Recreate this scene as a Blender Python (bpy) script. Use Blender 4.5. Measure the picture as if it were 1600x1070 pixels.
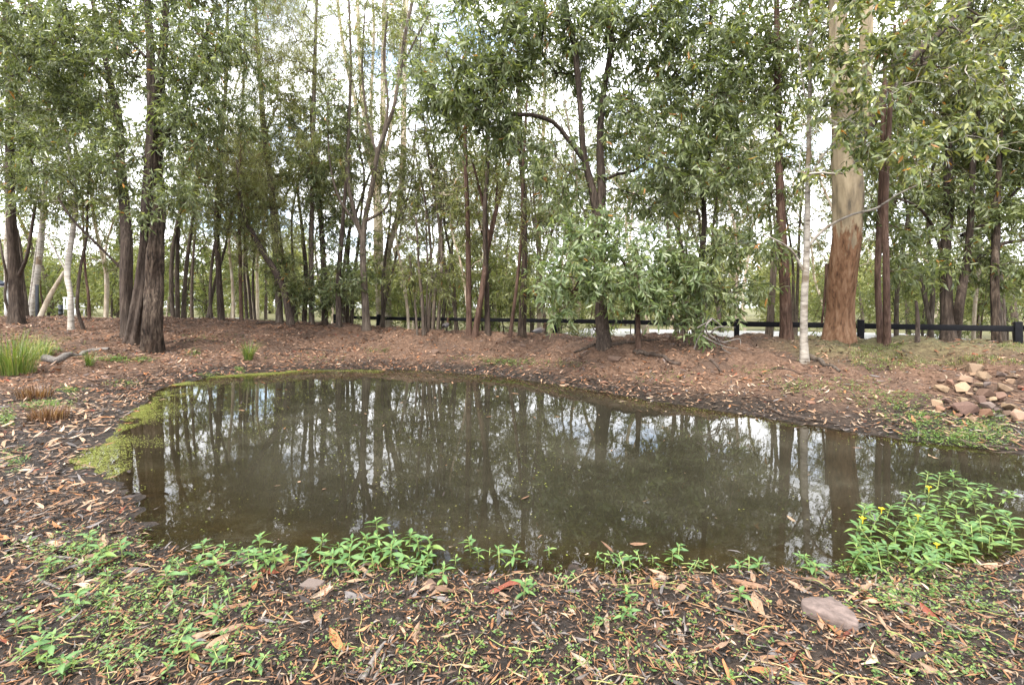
import bpy, math
import numpy as np
from mathutils import Vector, Matrix, Quaternion

sc = bpy.context.scene
for o in list(bpy.data.objects):
    bpy.data.objects.remove(o)
R = math.radians
rng = np.random.default_rng(11)

# ------------------------------------------------------------------ camera, sky, sun, exposure
F, CX, HY, EYE = 760.0, 800.0, 480.0, 1.5
cam_d = bpy.data.cameras.new('camera')
cam = bpy.data.objects.new('camera', cam_d)
sc.collection.objects.link(cam)
cam.location = (0, 0, EYE)
cam.rotation_euler = (R(90), 0, 0)
cam_d.sensor_width = 36.0
cam_d.lens = 36.0 * F / 1600.0
cam_d.shift_y = -(535.0 - HY) / 1600.0
cam_d.clip_start, cam_d.clip_end = 0.05, 2000.0
sc.camera = cam

SUN_EL, SUN_AZ = R(58), R(-150)          # azimuth from +Y towards +X: behind the camera, to its left
world = bpy.data.worlds.new('World')
sc.world = world
world.use_nodes = True
wn, wl = world.node_tree.nodes, world.node_tree.links
wn.clear()
w_out = wn.new('ShaderNodeOutputWorld')
w_bg = wn.new('ShaderNodeBackground')
w_bg.inputs['Strength'].default_value = 0.12
sky = wn.new('ShaderNodeTexSky')
sky.sky_type = 'NISHITA'
sky.sun_disc = False
sky.sun_elevation, sky.sun_rotation = SUN_EL, SUN_AZ
w_tc = wn.new('ShaderNodeTexCoord')
w_map = wn.new('ShaderNodeMapping')
w_map.inputs['Scale'].default_value = (1.6, 1.6, 4.5)
w_noise = wn.new('ShaderNodeTexNoise')
w_noise.inputs['Scale'].default_value = 2.2
w_noise.inputs['Detail'].default_value = 7
w_noise.inputs['Roughness'].default_value = 0.58
w_ramp = wn.new('ShaderNodeValToRGB')
w_ramp.color_ramp.elements[0].position, w_ramp.color_ramp.elements[1].position = 0.30, 0.50
w_ramp2 = wn.new('ShaderNodeValToRGB')
w_ramp2.color_ramp.elements[0].position, w_ramp2.color_ramp.elements[1].position = 0.35, 0.7
w_ramp2.color_ramp.elements[0].color = (6.6, 6.8, 7.2, 1)
w_ramp2.color_ramp.elements[1].color = (8.6, 8.65, 8.8, 1)
w_mix = wn.new('ShaderNodeMix')
w_mix.data_type = 'RGBA'
wl.new(w_tc.outputs['Generated'], w_map.inputs['Vector'])
wl.new(w_map.outputs['Vector'], w_noise.inputs['Vector'])
wl.new(w_noise.outputs['Fac'], w_ramp.inputs['Fac'])
wl.new(w_noise.outputs['Fac'], w_ramp2.inputs['Fac'])
wl.new(w_ramp.outputs['Color'], w_mix.inputs['Factor'])
wl.new(sky.outputs['Color'], w_mix.inputs['A'])
wl.new(w_ramp2.outputs['Color'], w_mix.inputs['B'])
wl.new(w_mix.outputs['Result'], w_bg.inputs['Color'])
wl.new(w_bg.outputs['Background'], w_out.inputs['Surface'])

sun_d = bpy.data.lights.new('sun', 'SUN')
sun_d.energy = 1.5
sun_d.angle = R(10)
sun_d.color = (1.0, 0.95, 0.87)
sun = bpy.data.objects.new('sun', sun_d)
sc.collection.objects.link(sun)
sv = Vector((math.cos(SUN_EL) * math.sin(SUN_AZ), math.cos(SUN_EL) * math.cos(SUN_AZ), math.sin(SUN_EL)))
sun.rotation_euler = sv.to_track_quat('Z', 'Y').to_euler()
sun.location = sv * 60

sc.view_settings.view_transform = 'Standard'
sc.view_settings.look = 'None'
sc.view_settings.gamma = 1.0
sc.view_settings.use_curve_mapping = False
sc.view_settings.exposure = 2.32
cy = sc.cycles
cy.max_bounces, cy.diffuse_bounces, cy.glossy_bounces = 6, 3, 2
cy.transmission_bounces, cy.transparent_max_bounces = 3, 6
cy.caustics_reflective = cy.caustics_refractive = False
cy.sample_clamp_indirect = 4.0

# ------------------------------------------------------------------ small helpers
COL = sc.collection

def tag(o, label=None, cat=None, group=None, kind=None):
    if label: o['label'] = label
    if cat: o['category'] = cat
    if group: o['group'] = group
    if kind: o['kind'] = kind
    return o

def link(name, data, parent=None):
    o = bpy.data.objects.new(name, data)
    COL.objects.link(o)
    if parent is not None: o.parent = parent
    return o

def empty(name, loc):
    o = link(name, None)
    o.location = tuple(float(v) for v in loc)
    o.empty_display_size = 0.1
    return o

def mesh_np(name, V, loops, starts, mat, tint=None, smooth=True):
    V = np.ascontiguousarray(V, dtype=np.float32)
    loops = np.ascontiguousarray(loops, dtype=np.int32)
    starts = np.ascontiguousarray(starts, dtype=np.int32)
    me = bpy.data.meshes.new(name)
    me.vertices.add(len(V)); me.vertices.foreach_set('co', V.ravel())
    me.loops.add(len(loops)); me.loops.foreach_set('vertex_index', loops)
    me.polygons.add(len(starts)); me.polygons.foreach_set('loop_start', starts)
    me.update(calc_edges=True)
    if smooth:
        me.polygons.foreach_set('use_smooth', np.ones(len(starts), dtype=bool))
    if tint is not None:
        a = me.attributes.new('tint', 'FLOAT_COLOR', 'POINT')
        c = np.ones((len(V), 4), np.float32); c[:, :tint.shape[1]] = tint
        a.data.foreach_set('color', c.ravel())
    if mat is not None: me.materials.append(mat)
    return me

def quads_mesh(name, V, Q, mat, tint=None, smooth=True):
    Q = np.asarray(Q, np.int32)
    return mesh_np(name, V, Q.ravel(), np.arange(len(Q)) * Q.shape[1], mat, tint, smooth)

def nrm(v):
    return v / np.maximum(np.linalg.norm(v, axis=-1, keepdims=True), 1e-9)

_perm = np.random.default_rng(3).permutation(512)
_grad = np.random.default_rng(4).random(512) * 2 - 1
def vnoise(x, y):
    xi, yi = np.floor(x).astype(int), np.floor(y).astype(int)
    fx, fy = x - xi, y - yi
    fx, fy = fx * fx * (3 - 2 * fx), fy * fy * (3 - 2 * fy)
    h = lambda a, b: _grad[_perm[(_perm[a & 511] + b) & 511]]
    return (h(xi, yi) * (1 - fx) + h(xi + 1, yi) * fx) * (1 - fy) + (h(xi, yi + 1) * (1 - fx) + h(xi + 1, yi + 1) * fx) * fy
def fbm(x, y, o=4):
    s, a, f = 0, 1.0, 1.0
    for k in range(o):
        s = s + a * vnoise(x * f + 17.3 * k, y * f - 9.1 * k); a *= 0.5; f *= 2.03
    return s

# ------------------------------------------------------------------ materials
def new_mat(name):
    m = bpy.data.materials.new(name); m.use_nodes = True
    nt = m.node_tree; nt.nodes.clear()
    out = nt.nodes.new('ShaderNodeOutputMaterial')
    return m, nt, out

def N(nt, t, **kw):
    n = nt.nodes.new('ShaderNode' + t)
    for k, v in kw.items():
        if k in n.inputs: n.inputs[k].default_value = v
        else: setattr(n, k, v)
    return n

def ramp(nt, fac, stops):
    r = nt.nodes.new('ShaderNodeValToRGB')
    e = r.color_ramp.elements
    while len(e) < len(stops): e.new(0.5)
    for q, (p, c) in zip(e, stops):
        q.position = p; q.color = (*c, 1) if len(c) == 3 else c
    nt.links.new(fac, r.inputs['Fac'])
    return r.outputs['Color']

def noise(nt, vec, scale, detail=4, rough=0.55, stretch=None):
    if stretch:
        mp = N(nt, 'Mapping'); mp.inputs['Scale'].default_value = stretch
        nt.links.new(vec, mp.inputs['Vector']); vec = mp.outputs['Vector']
    n = N(nt, 'TexNoise', Scale=scale, Detail=detail, Roughness=rough)
    nt.links.new(vec, n.inputs['Vector'])
    return n.outputs['Fac']

def mixc(nt, fac, a, b, blend='MIX'):
    m = nt.nodes.new('ShaderNodeMix'); m.data_type = 'RGBA'; m.blend_type = blend
    for v, s in ((fac, 'Factor'), (a, 'A'), (b, 'B')):
        if hasattr(v, 'is_linked') or hasattr(v, 'links'): nt.links.new(v, m.inputs[s])
        else: m.inputs[s].default_value = v if s == 'Factor' else (*v, 1)
    return m.outputs['Result']

def bump(nt, h, strength, dist):
    b = N(nt, 'Bump', Strength=strength, Distance=dist)
    nt.links.new(h, b.inputs['Height'])
    return b.outputs['Normal']

def leaf_mat(name, rough=0.42, transl=0.35, spec=0.5):
    m, nt, out = new_mat(name)
    at = N(nt, 'Attribute', attribute_name='tint')
    p = N(nt, 'BsdfPrincipled', Roughness=rough)
    p.inputs['Specular IOR Level'].default_value = spec
    nt.links.new(at.outputs['Color'], p.inputs['Base Color'])
    tr = N(nt, 'BsdfTranslucent')
    c = mixc(nt, 1.0, at.outputs['Color'], (1.5, 1.5, 0.7), 'MULTIPLY')
    nt.links.new(c, tr.inputs['Color'])
    ms = N(nt, 'MixShader', Fac=transl)
    nt.links.new(p.outputs[0], ms.inputs[1]); nt.links.new(tr.outputs[0], ms.inputs[2])
    nt.links.new(ms.outputs[0], out.inputs['Surface'])
    return m

def tint_mat(name, rough=0.7, spec=0.3, var=0.35, nscale=30):
    """colour from the piece's own tint, broken up by fine mottling"""
    m, nt, out = new_mat(name)
    at = N(nt, 'Attribute', attribute_name='tint')
    tc = N(nt, 'TexCoord')
    n = noise(nt, tc.outputs['Object'], nscale, 5, 0.6)
    v = ramp(nt, n, [(0.25, (1 - var,) * 3), (0.75, (1 + var,) * 3)])
    c = mixc(nt, 1.0, at.outputs['Color'], v, 'MULTIPLY')
    p = N(nt, 'BsdfPrincipled', Roughness=rough)
    p.inputs['Specular IOR Level'].default_value = spec
    nt.links.new(c, p.inputs['Base Color'])
    nt.links.new(bump(nt, n, 0.4, 0.004), p.inputs['Normal'])
    nt.links.new(p.outputs[0], out.inputs['Surface'])
    return m

def plain_mat(name, c1, c2, scale=20, rough=0.8, bstr=0.4, bdist=0.005, stretch=None, spec=0.3):
    m, nt, out = new_mat(name)
    tc = N(nt, 'TexCoord')
    n = noise(nt, tc.outputs['Object'], scale, 6, 0.62, stretch)
    p = N(nt, 'BsdfPrincipled', Roughness=rough)
    p.inputs['Specular IOR Level'].default_value = spec
    nt.links.new(ramp(nt, n, [(0.3, c1), (0.7, c2)]), p.inputs['Base Color'])
    nt.links.new(bump(nt, n, bstr, bdist), p.inputs['Normal'])
    nt.links.new(p.outputs[0], out.inputs['Surface'])
    return m

def bark_mat(name, stops, vscale=(9, 9, 1.2), scale=3.0, bstr=0.9, bdist=0.02, patch=None, moss=0.0):
    m, nt, out = new_mat(name)
    tc = N(nt, 'TexCoord')
    n1 = noise(nt, tc.outputs['Object'], scale, 7, 0.65, vscale)
    n2 = noise(nt, tc.outputs['Object'], 2.3, 4, 0.5)
    col = ramp(nt, n1, stops)
    if patch:
        lo, hi, pc = patch
        f = ramp(nt, n2, [(lo, (0, 0, 0)), (hi, (1, 1, 1))])
        col = mixc(nt, f, col, pc)
    col = mixc(nt, 1.0, col, ramp(nt, n2, [(0.25, (0.7,) * 3), (0.75, (1.25, 1.22, 1.18))]), 'MULTIPLY')
    p = N(nt, 'BsdfPrincipled', Roughness=0.88)
    p.inputs['Specular IOR Level'].default_value = 0.2
    nt.links.new(col, p.inputs['Base Color'])
    nt.links.new(bump(nt, n1, bstr, bdist), p.inputs['Normal'])
    nt.links.new(p.outputs[0], out.inputs['Surface'])
    return m

M = {}
M['wattle'] = leaf_mat('wattle_leaf', 0.32, 0.42, 0.5)
M['broad'] = leaf_mat('broad_leaf', 0.30, 0.35, 0.6)
M['gum'] = leaf_mat('gum_leaf', 0.40, 0.42)
M['needle'] = leaf_mat('needle_leaf', 0.55, 0.40)
M['herb'] = leaf_mat('herb_leaf', 0.45, 0.35)
M['grass'] = leaf_mat('grass_blade', 0.5, 0.35)
M['litter'] = tint_mat('litter', 0.72, 0.25, 0.4, 45)
M['stem'] = tint_mat('stem', 0.6, 0.3, 0.25, 40)
M['bark_dark'] = bark_mat('bark_dark', [(0.3, (0.014, 0.010, 0.008)), (0.52, (0.055, 0.040, 0.031)), (0.72, (0.115, 0.09, 0.073))])
M['bark_grey'] = bark_mat('bark_grey', [(0.3, (0.03, 0.023, 0.018)), (0.52, (0.092, 0.072, 0.056)), (0.72, (0.18, 0.148, 0.12))])
M['bark_red'] = bark_mat('bark_red', [(0.3, (0.022, 0.013, 0.009)), (0.52, (0.085, 0.050, 0.036)), (0.74, (0.15, 0.102, 0.08))])
M['bark_flaky'] = bark_mat('bark_flaky', [(0.34, (0.008, 0.006, 0.005)), (0.48, (0.042, 0.029, 0.021)), (0.62, (0.10, 0.075, 0.056)), (0.8, (0.21, 0.17, 0.13))],
                           (7, 7, 1.1), 2.8, 1.0, 0.05, (0.60, 0.70, (0.05, 0.033, 0.023)))
M['bark_pale'] = bark_mat('bark_pale', [(0.3, (0.26, 0.20, 0.14)), (0.5, (0.46, 0.39, 0.30)), (0.72, (0.58, 0.52, 0.44))],
                          (4, 4, 0.7), 1.6, 0.25, 0.006, (0.56, 0.68, (0.24, 0.17, 0.11)))
M['bark_band'] = bark_mat('bark_band', [(0.3, (0.10, 0.08, 0.065)), (0.45, (0.30, 0.27, 0.23)), (0.7, (0.52, 0.49, 0.44))],
                          (1.3, 1.3, 14), 2.2, 0.5, 0.008, (0.60, 0.72, (0.13, 0.10, 0.07)))
M['bark_white'] = bark_mat('bark_white', [(0.34, (0.12, 0.10, 0.08)), (0.47, (0.36, 0.33, 0.29)), (0.7, (0.52, 0.49, 0.45))],
                           (2.2, 2.2, 6), 2.6, 0.5, 0.01, (0.56, 0.64, (0.16, 0.12, 0.085)))
M['bark_ring'] = bark_mat('bark_ring', [(0.32, (0.07, 0.055, 0.045)), (0.46, (0.21, 0.185, 0.155)), (0.7, (0.36, 0.33, 0.29))],
                          (2.0, 2.0, 7), 2.4, 0.7, 0.012, (0.54, 0.62, (0.11, 0.085, 0.06)))
M['fence'] = plain_mat('black_paint', (0.004, 0.004, 0.005), (0.010, 0.010, 0.012), 30, 0.8, 0.3, 0.002, (1, 1, 1), 0.15)
M['rock'] = tint_mat('rock', 0.85, 0.25, 0.30, 16)
M['flat_stone'] = plain_mat('flat_stone', (0.075, 0.055, 0.047), (0.175, 0.130, 0.112), 22, 0.85, 0.5, 0.006, (1, 1, 3))
M['dead_wood'] = plain_mat('dead_wood', (0.06, 0.05, 0.042), (0.22, 0.195, 0.175), 14, 0.9, 0.6, 0.006, (5, 5, 1))
M['concrete'] = plain_mat('pale_concrete', (0.34, 0.33, 0.31), (0.48, 0.47, 0.45), 6, 0.8, 0.2, 0.003)
M['white'] = plain_mat('white_paint', (0.72, 0.72, 0.71), (0.82, 0.82, 0.81), 8, 0.5, 0.1, 0.002)
M['black'] = plain_mat('dark_plastic', (0.012, 0.014, 0.018), (0.03, 0.033, 0.04), 8, 0.4, 0.1, 0.002)
M['panel'] = plain_mat('dark_panel', (0.015, 0.02, 0.035), (0.03, 0.04, 0.06), 8, 0.3, 0.1, 0.002)
M['feather'] = tint_mat('feather', 0.8, 0.2, 0.25, 60)

# smooth gum bark: cream above a ragged line, flaky brown below it
def gum_bark():
    m, nt, out = new_mat('gum_bark')
    tc = N(nt, 'TexCoord')
    ob = tc.outputs['Object']
    sep = N(nt, 'SeparateXYZ'); nt.links.new(ob, sep.inputs[0])
    nb = noise(nt, ob, 3.0, 5, 0.6, (2.4, 2.4, 0.6))
    z = N(nt, 'Math', operation='MULTIPLY_ADD'); nt.links.new(nb, z.inputs[0]); z.inputs[1].default_value = 2.6
    nt.links.new(sep.outputs['Z'], z.inputs[2])
    mr = N(nt, 'MapRange'); mr.inputs['From Min'].default_value = 3.55; mr.inputs['From Max'].default_value = 3.75
    nt.links.new(z.outputs[0], mr.inputs['Value'])
    n1 = noise(nt, ob, 3.0, 7, 0.65, (5, 5, 0.8))
    low = ramp(nt, n1, [(0.30, (0.045, 0.024, 0.015)), (0.46, (0.17, 0.088, 0.047)), (0.60, (0.25, 0.145, 0.085)), (0.8, (0.33, 0.24, 0.165))])
    n2 = noise(nt, ob, 2.6, 6, 0.62, (2, 2, 0.55))
    high = ramp(nt, n2, [(0.30, (0.10, 0.085, 0.065)), (0.42, (0.21, 0.165, 0.11)), (0.55, (0.31, 0.245, 0.16)), (0.72, (0.38, 0.31, 0.215))])
    col = mixc(nt, mr.outputs[0], low, high)
    h = mixc(nt, mr.outputs[0], n1, (0.3, 0.3, 0.3))
    p = N(nt, 'BsdfPrincipled', Roughness=0.8); p.inputs['Specular IOR Level'].default_value = 0.2
    nt.links.new(col, p.inputs['Base Color'])
    nt.links.new(bump(nt, h, 0.8, 0.03), p.inputs['Normal'])
    nt.links.new(p.outputs[0], out.inputs['Surface'])
    return m
M['bark_gum'] = gum_bark()

# ------------------------------------------------------------------ terrain
POND = np.array([(-2.25, 3.0), (-2.9, 3.68), (-3.6, 4.3), (-4.25, 4.75), (-4.7, 5.6), (-5.5, 7.1), (-6.6, 9.0), (-6.5, 10.5),
                 (-4.9, 11.7), (-2.3, 11.7), (-0.28, 10.6), (0.87, 9.5), (2.0, 8.1), (3.35, 6.7), (4.5, 5.5), (5.4, 4.95), (6.0, 4.4),
                 (5.6, 3.75), (4.4, 3.3), (3.2, 2.98), (2.0, 2.75), (0.8, 2.78), (0.0, 2.70), (-0.6, 2.76), (-1.5, 2.93)])
def resample(P, step, closed=True):
    Q = np.vstack([P, P[:1]]) if closed else P
    s = np.concatenate([[0], np.cumsum(np.linalg.norm(np.diff(Q, axis=0), axis=1))])
    n = max(2, int(s[-1] / step))
    t = np.linspace(0, s[-1], n, endpoint=not closed)
    return np.stack([np.interp(t, s, Q[:, k]) for k in range(Q.shape[1])], 1)
shore = resample(POND, 0.55)
ctrl = [(x, y, 0.0) for x, y in shore]
cen = np.array([0.0, 6.5])
for x, y in resample(POND, 1.4):
    v = np.array([x, y]) - cen
    i = cen + v * 0.72
    ctrl.append((i[0], i[1], -0.16))
    i = cen + v * 0.35
    ctrl.append((i[0], i[1], -0.36))
ctrl += [(0, 6.5, -0.42)]
for x in np.arange(-5, 5.1, 1.25):
    ctrl += [(x, 2.1, 0.055), (x, 1.2, 0.085), (x, -1.0, 0.12)]
ctrl += [(-14, -6, .3), (0, -8, .25), (14, -6, .3), (-9, 1, .22), (9, 1, .22), (-4.2, 3.2, .06), (-5.5, 4.3, .07), (-6.4, 5.6, .10), (-7.4, 7.2, .15),
         (-8.3, 9, .23), (-8.3, 10.8, .28), (-9.4, 12.3, .42), (-7.4, 12.4, .28), (-12, 12, .6), (-11, 9.5, .42), (-10, 6, .28), (-16, 9, .7), (-16, 15.5, 1.08), (-13.5, 16, 1.08),
         (-11, 17, 1.07), (-24, 15, 1.15), (-5, 13.6, .36), (-7.8, 17, .94), (-5.6, 17, .83), (-2.6, 13.2, .40), (-2.0, 15.5, .745), (-4, 15.4, .66), (-.7, 12.0, .30), (0, 14.5, .64),
         (.7, 11.6, .45), (1.98, 10.5, .67), (1.77, 9.6, .26), (1.4, 12.9, .68), (3.16, 12, .74), (3.1, 8.9, .36), (3.3, 10.0, .66), (4.5, 9.5, .60), (5.34, 8.9, .51), (5.0, 7.6, .30), (4.77, 6.6, .12), (6.4, 10.8, .79),
         (7.9, 10, .776), (9.7, 9.2, .774), (13, 8, .8), (6.7, 7.0, .21), (7.9, 8.2, .44), (5.9, 6.0, .085), (7.4, 5.8, .12), (9, 6.0, .3), (10, 4, .3), (18, 6, .9),
         (-14, 20, .95), (-11, 21, .85), (-6.5, 21, .55), (-2.5, 19, .38), (.5, 18, .26), (4.5, 15.5, .35), (9, 13.8, .42), (13, 12, .5),
         (-25, 28, .85), (-14, 30, .75), (-4, 28, .2), (4, 24, .15), (12, 20, .15), (22, 16, .3),
         (-60, 60, .8), (-25, 60, .6), (0, 60, .3), (30, 60, .3), (60, 60, .3), (60, 0, .6), (-60, 0, .8), (-60, -10, .6), (60, -10, .6), (0, 110, .6), (-60, 110, .8), (60, 110, .6)]
ctrl = np.array(ctrl)
_c = 0.35
def _phi(d2): return np.sqrt(d2 + _c * _c)
_D2 = ((ctrl[:, None, :2] - ctrl[None, :, :2]) ** 2).sum(-1)
_n = len(ctrl)
_A = np.zeros((_n + 3, _n + 3)); _A[:_n, :_n] = _phi(_D2) + 0.01 * np.eye(_n)
_A[:_n, _n] = 1; _A[:_n, _n + 1:] = ctrl[:, :2]; _A[_n:, :_n] = _A[:_n, _n:].T
_w = np.linalg.solve(_A, np.concatenate([ctrl[:, 2], [0, 0, 0]]))
def ground_raw(x, y):
    out = np.zeros(x.shape)
    for i in range(_n):
        out += _w[i] * _phi((x - ctrl[i, 0]) ** 2 + (y - ctrl[i, 1]) ** 2)
    return out + _w[_n] + _w[_n + 1] * x + _w[_n + 2] * y

def pond_sd(x, y):
    """signed distance to the pond outline, negative in the water"""
    P = POND; Q = np.roll(P, -1, 0)
    d = np.full(x.shape, 1e9); ins = np.zeros(x.shape, bool)
    for (ax, ay), (bx, by) in zip(P, Q):
        ex, ey = bx - ax, by - ay
        t = np.clip(((x - ax) * ex + (y - ay) * ey) / (ex * ex + ey * ey), 0, 1)
        d = np.minimum(d, np.hypot(x - ax - t * ex, y - ay - t * ey))
        c = ((ay > y) != (by > y)) & (x < (bx - ax) * (y - ay) / (by - ay + 1e-12) + ax)
        ins ^= c
    return np.where(ins, -d, d)

gx = 1.6 * np.sinh(np.linspace(-math.asinh(65 / 1.6), math.asinh(65 / 1.6), 440))
ty = np.linspace(-math.asinh(10.2 / 1.0), math.asinh(108 / 1.0), 440)
gy = 2.2 + np.sinh(ty)
GX, GY = np.meshgrid(gx, gy)
GZ = ground_raw(GX, GY)
SD = pond_sd(GX, GY)
dist = np.hypot(GX, GY)
near = np.clip(1.6 - dist / 6.0, 0, 1)
nz = 0.022 * fbm(GX * 0.9, GY * 0.9, 3) + 0.012 * fbm(GX * 3.1 + 5, GY * 3.1, 2) + near * 0.019 * fbm(GX * 8, GY * 8 + 3, 3)
bankw = np.clip((GZ - 0.12) / 0.3, 0, 1) * np.clip((24 - GY) / 8, 0, 1)
nz += bankw * (0.10 * fbm(GX * 1.7 + 30, GY * 1.7, 4) + .045 * fbm(GX * 4.5 + 3, GY * 4.5, 3))
GZ = GZ + nz * np.clip(0.45 + np.abs(SD) * 0.6, 0, 1)
GZ = np.minimum(GZ, np.where(SD < -.12, -.10 * np.clip(-SD - .12, 0, .6), 9))
GZ = np.where(GY < 14, np.maximum(GZ, np.where(SD > .12, .05 * np.clip(SD - .12, 0, .5), -9)), GZ)

gx[0], gx[-1], gy[0], gy[-1] = -700, 700, -250, 900                # the outermost ring of the sheet runs out to the horizon
GX, GY = np.meshgrid(gx, gy)
GZ[:, 0], GZ[:, -1] = GZ[:, 1], GZ[:, -2]
GZ[0], GZ[-1] = GZ[1], GZ[-2]

def gh(x, y):
    x = np.atleast_1d(np.asarray(x, float)); y = np.atleast_1d(np.asarray(y, float))
    i = np.clip(np.searchsorted(gx, x) - 1, 0, len(gx) - 2); j = np.clip(np.searchsorted(gy, y) - 1, 0, len(gy) - 2)
    fx = np.clip((x - gx[i]) / (gx[i + 1] - gx[i]), 0, 1); fy = np.clip((y - gy[j]) / (gy[j + 1] - gy[j]), 0, 1)
    return (GZ[j, i] * (1 - fx) + GZ[j, i + 1] * fx) * (1 - fy) + (GZ[j + 1, i] * (1 - fx) + GZ[j + 1, i + 1] * fx) * fy
def g1(x, y): return float(gh(x, y)[0])

def at(x, y, d):
    """the point of the place seen at photo pixel (x, y) at distance d along the view"""
    return np.array([(x - CX) / F * d, d, EYE - (y - HY) / F * d])
_ds = np.geomspace(1.2, 60, 1500)
def onground(x, y):
    X = (x - CX) / F * _ds; Z = EYE - (y - HY) / F * _ds
    k = np.argmax(Z <= np.maximum(gh(X, _ds), -0.0))
    return np.array([X[k], _ds[k], float(gh(X[k], _ds[k])[0])])

def ground_mat():
    m, nt, out = new_mat('soil')
    tc = N(nt, 'TexCoord'); ob = tc.outputs['Object']
    at_ = N(nt, 'Attribute', attribute_name='tint')
    sep = N(nt, 'SeparateColor'); nt.links.new(at_.outputs['Color'], sep.inputs[0])
    n1 = noise(nt, ob, 1.1, 6, 0.6); n2 = noise(nt, ob, 14, 6, 0.65); n3 = noise(nt, ob, 60, 4, 0.6)
    mud = ramp(nt, n2, [(0.3, (0.006, 0.0045, 0.0036)), (0.5, (0.019, 0.0135, 0.0100)), (0.75, (0.060, 0.042, 0.030))])
    dry = ramp(nt, n2, [(0.25, (0.045, 0.026, 0.017)), (0.5, (0.108, 0.063, 0.041)), (0.75, (0.19, 0.122, 0.084))])
    dry = mixc(nt, ramp(nt, n1, [(0.45, (0, 0, 0)), (0.62, (0.75,) * 3)]), dry, (0.055, 0.036, 0.026))
    silt = ramp(nt, n1, [(0.3, (0.040, 0.033, 0.020)), (0.55, (0.070, 0.057, 0.034)), (0.75, (0.10, 0.072, 0.044))])
    grs = ramp(nt, n2, [(0.3, (0.06, 0.055, 0.03)), (0.7, (0.15, 0.15, 0.06))])
    dry = mixc(nt, 1.0, dry, ramp(nt, n3, [(0.3, (0.55,) * 3), (0.7, (1.4,) * 3)]), 'MULTIPLY')
    c = mixc(nt, sep.outputs['Red'], mud, dry)
    c = mixc(nt, sep.outputs['Green'], c, silt)
    c = mixc(nt, sep.outputs['Blue'], c, grs)
    p = N(nt, 'BsdfPrincipled'); p.inputs['Specular IOR Level'].default_value = 0.2
    nt.links.new(c, p.inputs['Base Color'])
    rg = N(nt, 'MapRange'); rg.inputs['To Min'].default_value = 0.6; rg.inputs['To Max'].default_value = 0.95
    nt.links.new(sep.outputs['Red'], rg.inputs['Value']); nt.links.new(rg.outputs[0], p.inputs['Roughness'])
    hs = N(nt, 'Math', operation='MULTIPLY_ADD'); nt.links.new(n3, hs.inputs[0]); hs.inputs[1].default_value = 0.4; nt.links.new(n2, hs.inputs[2])
    nt.links.new(bump(nt, hs.outputs[0], 0.9, 0.03), p.inputs['Normal'])
    nt.links.new(p.outputs[0], out.inputs['Surface'])
    return m
dryf = np.clip((GZ - 0.07 + 0.05 * fbm(GX * 1.5, GY * 1.5, 3)) / 0.16, 0, 1) * np.clip((GY - 4.0) / 2.0, 0, 1)
dryf = np.maximum(dryf, np.clip((GY - 12.5) / 1.5, 0, 1))
silt = np.clip(-GZ / 0.05, 0, 1)
grassf = np.clip((GX - 5.2 + fbm(GX, GY, 2)) / 2.0, 0, 1) * np.clip((GY - 8.3) / 1.2, 0, 1) * 0.75
grassf = np.maximum(grassf, np.clip((GY - 19) / 4, 0, 1) * 0.9)
ny, nx = GX.shape
idx = np.arange(ny * nx).reshape(ny, nx)
Q = np.stack([idx[:-1, :-1], idx[:-1, 1:], idx[1:, 1:], idx[1:, :-1]], -1).reshape(-1, 4)
gt = np.stack([dryf, silt, grassf], -1).reshape(-1, 3)
ground = link('ground', quads_mesh('ground', np.stack([GX, GY, GZ], -1).reshape(-1, 3), Q, ground_mat(), gt))
tag(ground, 'dark mud and red brown earth bank around the pond', 'ground', kind='structure')
GOBJ = ground

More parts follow.
